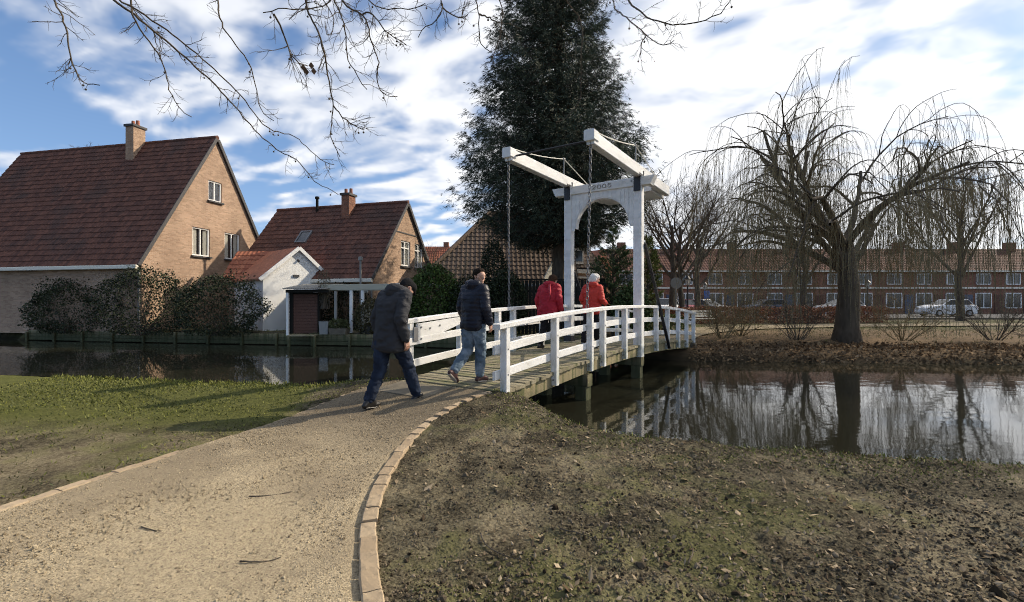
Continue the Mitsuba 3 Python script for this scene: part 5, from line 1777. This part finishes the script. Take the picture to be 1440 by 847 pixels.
# three withered leaves left on the lower twig
w0 = V(at(426, 4.6), 4.6, EYE + (423.5 - 90) * 4.6 / 660)
bs = w0 + np.array([(0, 0, 0), (.07, .02, .03), (.03, 0, -.04), (.09, .03, -.02)])
obj('withered_leaf', MB().blades(bs, np.tile(V(.1, 0, -1), (4, 1)), np.tile(V(1, .3, 0), (4, 1)), .075, .05, (.09, .05, .025)), 'foliage', OT, kind='stuff')

# ------------------------------------------------------------------ ground litter
rg = np.random.default_rng(91)


def lawn_points(n, x0, x1, y0, y1):
    x, y = rg.uniform(x0, x1, n), rg.uniform(y0, y1, n)
    # thin out with distance from the viewer so that far pieces are as dense as they can be seen
    ok = ~in_path(x, y, .03) & (side_dist(x, y, NEAR) < .25)
    return x[ok], y[ok]


def soil_z(x, y):
    return ground_z(x, y) + clods(x, y)


def patch(x, y, f, sd):
    return meshkit.fbm(np.stack([x * f, y * f, 0 * x], -1), 3, sd)


# fallen leaves and bits of bark
x, y = lawn_points(26000, -1.2, 5.5, 1.9, 7.4)
keep = rg.random(len(x)) < np.clip(.25 + 1.6 * (patch(x, y, .9, 4) - .35), .05, 1) * np.clip(.35 + x * .5, .25, 1)
x, y = x[keep], y[keep]
n = len(x)
z = soil_z(x, y) + .006
d = rand_dirs(n, rg); d[:, 2] = np.abs(d[:, 2]) * .35; d /= np.linalg.norm(d, axis=1, keepdims=True)
sd = np.cross(d, [0, 0, 1]); sd /= np.linalg.norm(sd, axis=1, keepdims=True) + 1e-9
sd = sd + np.array([0, 0, 1]) * rg.normal(0, .35, n)[:, None]
tone = rg.beta(1.2, 2.2, n)[:, None]
col = np.array((.085, .060, .038)) * (1 - tone) + np.array((.46, .37, .25)) * tone
size = rg.gamma(3.0, .0065, n) + .007
obj('fallen_leaves', MB().blades(np.stack([x, y, z], 1), d, sd, size, size * rg.uniform(.35, .75, n), col, bend=np.stack([0 * x, 0 * x, rg.uniform(0, .012, n)], 1)), 'dry', kind='stuff', label='pale and brown fallen leaf scraps scattered over the bare soil', category='leaves')

# soil crumbs and small stones
x, y = lawn_points(60000, -1.15, 4.0, 1.8, 6.0)
keep = rg.random(len(x)) < np.clip(2.6 / y, .1, 1) ** 1.5 * np.clip(1.8 * (patch(x, y, 1.3, 8) - .25), .1, 1)
x, y = x[keep], y[keep]
z = soil_z(x, y)
ico = trimesh.creation.icosphere(0)
iv, if_ = np.array(ico.vertices), np.array(ico.faces)
n = len(x)
sz = rg.gamma(2.0, .0021, n) + .0022
v = (iv[None] * rg.uniform(.55, 1.25, (n, 12, 1))) * sz[:, None, None] * rg.uniform(.6, 1.3, (n, 1, 3)) + np.stack([x, y, z + sz * .25], 1)[:, None]
f = (if_[None] + np.arange(n)[:, None, None] * 12).reshape(-1, 3)
tone = rg.random(n)[:, None]
col = np.repeat(np.array((.03, .024, .017)) * (1 - tone ** 1.6) + np.array((.24, .195, .14)) * tone ** 1.6, 12, 0)
obj('soil_crumbs', MB().add(v.reshape(-1, 3), f, col), 'dry', kind='stuff', label='dark crumbs of soil on the bare bank', category='soil')

# loose grit on the path
n0 = 26000
yy = 1.7 + 6.1 * rg.random(n0) ** 1.7
xl_, xr_ = np.interp(yy, LEFT[:, 1], LEFT[:, 0]), np.interp(yy, RIGHT[:, 1], RIGHT[:, 0])
kk_ = rg.random(n0)
xx = xl_ + (xr_ - xl_) * (.03 + .92 * kk_)
zz = ground_z(xx, yy) + .008
sz = rg.gamma(2.0, .0013, n0) + .0014
v = (iv[None] * rg.uniform(.6, 1.2, (n0, 12, 1))) * sz[:, None, None] + np.stack([xx, yy, zz + sz * .2], 1)[:, None]
f = (if_[None] + np.arange(n0)[:, None, None] * 12).reshape(-1, 3)
tone = rg.random(n0)[:, None]
col = np.repeat(np.array((.16, .125, .082)) * (1 - tone) + np.array((.40, .335, .23)) * tone, 12, 0)
obj('loose_grit', MB().add(v.reshape(-1, 3), f, col), 'dry', kind='stuff', label='fine loose grit on the gravel footpath', category='gravel')

# twigs lying about
for xx, yy, L, a, bend, mt, lab in ((-.10, 2.85, .42, -.9, .3, 'bark', 'long curved dark twig lying on the bare soil right of the brick edging'),
                                    (.42, 3.0, .26, -.5, .1, 'bark', 'straight dark twig in the middle of the bare soil'),
                                    (.30, 4.55, .38, .25, .25, 'tan_twig', 'pale curved stalk lying on the soil below the first bridge post'),
                                    (1.05, 2.75, .22, 1.2, .2, 'bark', 'short dark twig on the soil near the bottom right of the photo'),
                                    (1.35, 4.1, .20, .1, .1, 'tan_twig', 'short pale stick on the soil near the water edge'),
                                    (-1.85, 3.6, .30, .35, .15, 'bark', 'thin dark twig lying across the middle of the gravel path'),
                                    (-2.35, 3.05, .18, -.3, .1, 'bark', 'short dark twig near the left part of the gravel path'),
                                    (-1.45, 2.7, .22, .2, .2, 'bark', 'dark twig on the gravel close to the brick edging')):
    t = np.linspace(-.5, .5, 8)
    px_ = xx + t * L * math.cos(a) - bend * L * (t * t * 2 - .2) * math.sin(a)
    py_ = yy + t * L * math.sin(a) + bend * L * (t * t * 2 - .2) * math.cos(a)
    pz = soil_z(px_, py_) + .014
    tag = obj('fallen_twig', MB().tube(np.stack([px_, py_, pz], 1), np.linspace(.005, .0022, 8), 5), mt, smooth=True)
    labels[tag] = {'label': lab, 'category': 'twig'}

# grass and moss tufts
x, y = lawn_points(150000, -9, 12, 1.6, 10.5)
nd = side_dist(x, y, NEAR)
den = np.clip(2.2 * (.6 * patch(x, y, .9, 31) + .4 * patch(x, y, 5, 33) - .50), 0, .4) + 1.3 * np.exp(-((nd + .30) / .42) ** 2) * np.clip(patch(x, y, 1.7, 12) * 2.6 - .7, 0, 1) + (x < -2.6) * np.clip((y - 5.6) / 1.2, 0.15, 1) * np.clip(patch(x, y, .8, 5) * 2 - .35, 0, 1)
keep = rg.random(len(x)) < den
x, y, nd = x[keep], y[keep], nd[keep]
n = len(x)
d = rg.normal(0, .55, (n, 3)); d[:, 2] = rg.uniform(.5, 1, n); d /= np.linalg.norm(d, axis=1, keepdims=True)
h = rg.uniform(.012, .036, n) * (1 + .9 * np.exp(-((nd + .1) / .25) ** 2)) * np.where(x < -3, 1.5, 1)
tone = np.clip(rg.normal(.45, .28, n) + .3 * np.exp(-((nd + .3) / .4) ** 2), 0, 1)[:, None]
col = np.array((.035, .045, .012)) * (1 - tone) + np.array((.165, .175, .035)) * tone
obj('grass', MB().blades(np.stack([x, y, soil_z(x, y) - .003], 1), d, perp(d, rg), h, .006 + .0012 * y, col), 'foliage', kind='stuff', label='short sparse grass and moss on the near canal bank', category='grass')

# leaf litter and dead reeds on the far bank
n = 26000
x, y = rg.uniform(3.4, 26, n), rg.uniform(13.0, 20.5, n)
fd = side_dist(x, y, FAR)
ok = (fd > -.15) & (fd < 3.2) & ((x * N2[0] + y * N2[1] > -3.75))
x, y = x[ok], y[ok]
n = len(x)
d = rand_dirs(n, rg); d[:, 2] = np.abs(d[:, 2]) * .7; d /= np.linalg.norm(d, axis=1, keepdims=True)
tone = rg.beta(1.3, 2, n)[:, None]
col = np.array((.06, .04, .025)) * (1 - tone) + np.array((.40, .28, .165)) * tone
obj('leaf_litter', MB().blades(np.stack([x, y, ground_z(x, y) + rg.uniform(0, .09, n)], 1), d, perp(d, rg), rg.uniform(.06, .17, n), rg.uniform(.03, .09, n), col), 'dry', kind='stuff', label='thick brown leaf litter on the far bank beside the bridge', category='leaves')
n = 9000
x, y = rg.uniform(-14, 24, n), rg.uniform(15, 26, n)
fd = side_dist(x, y, FAR)
ok = (fd > np.where(x > 3.5, 3.0, .2)) & (np.abs(x - 12.4) + np.abs(y - 17.4) > .6)
ok &= ~((np.abs((x - 4.6) * .83 - (y - 16.6) * .56) < 1.3) & (y < 23))
x, y = x[ok], y[ok]
n = len(x)
d = rg.normal(0, .5, (n, 3)); d[:, 2] = 1; d /= np.linalg.norm(d, axis=1, keepdims=True)
tone = rg.random((n, 1))
obj('grass', MB().blades(np.stack([x, y, ground_z(x, y) - .01], 1), d, perp(d, rg), rg.uniform(.05, .16, n), .02, np.array((.05, .065, .015)) * (1 - tone) + np.array((.17, .18, .05)) * tone), 'foliage', kind='stuff', label='rough grass on top of the far bank', category='grass')
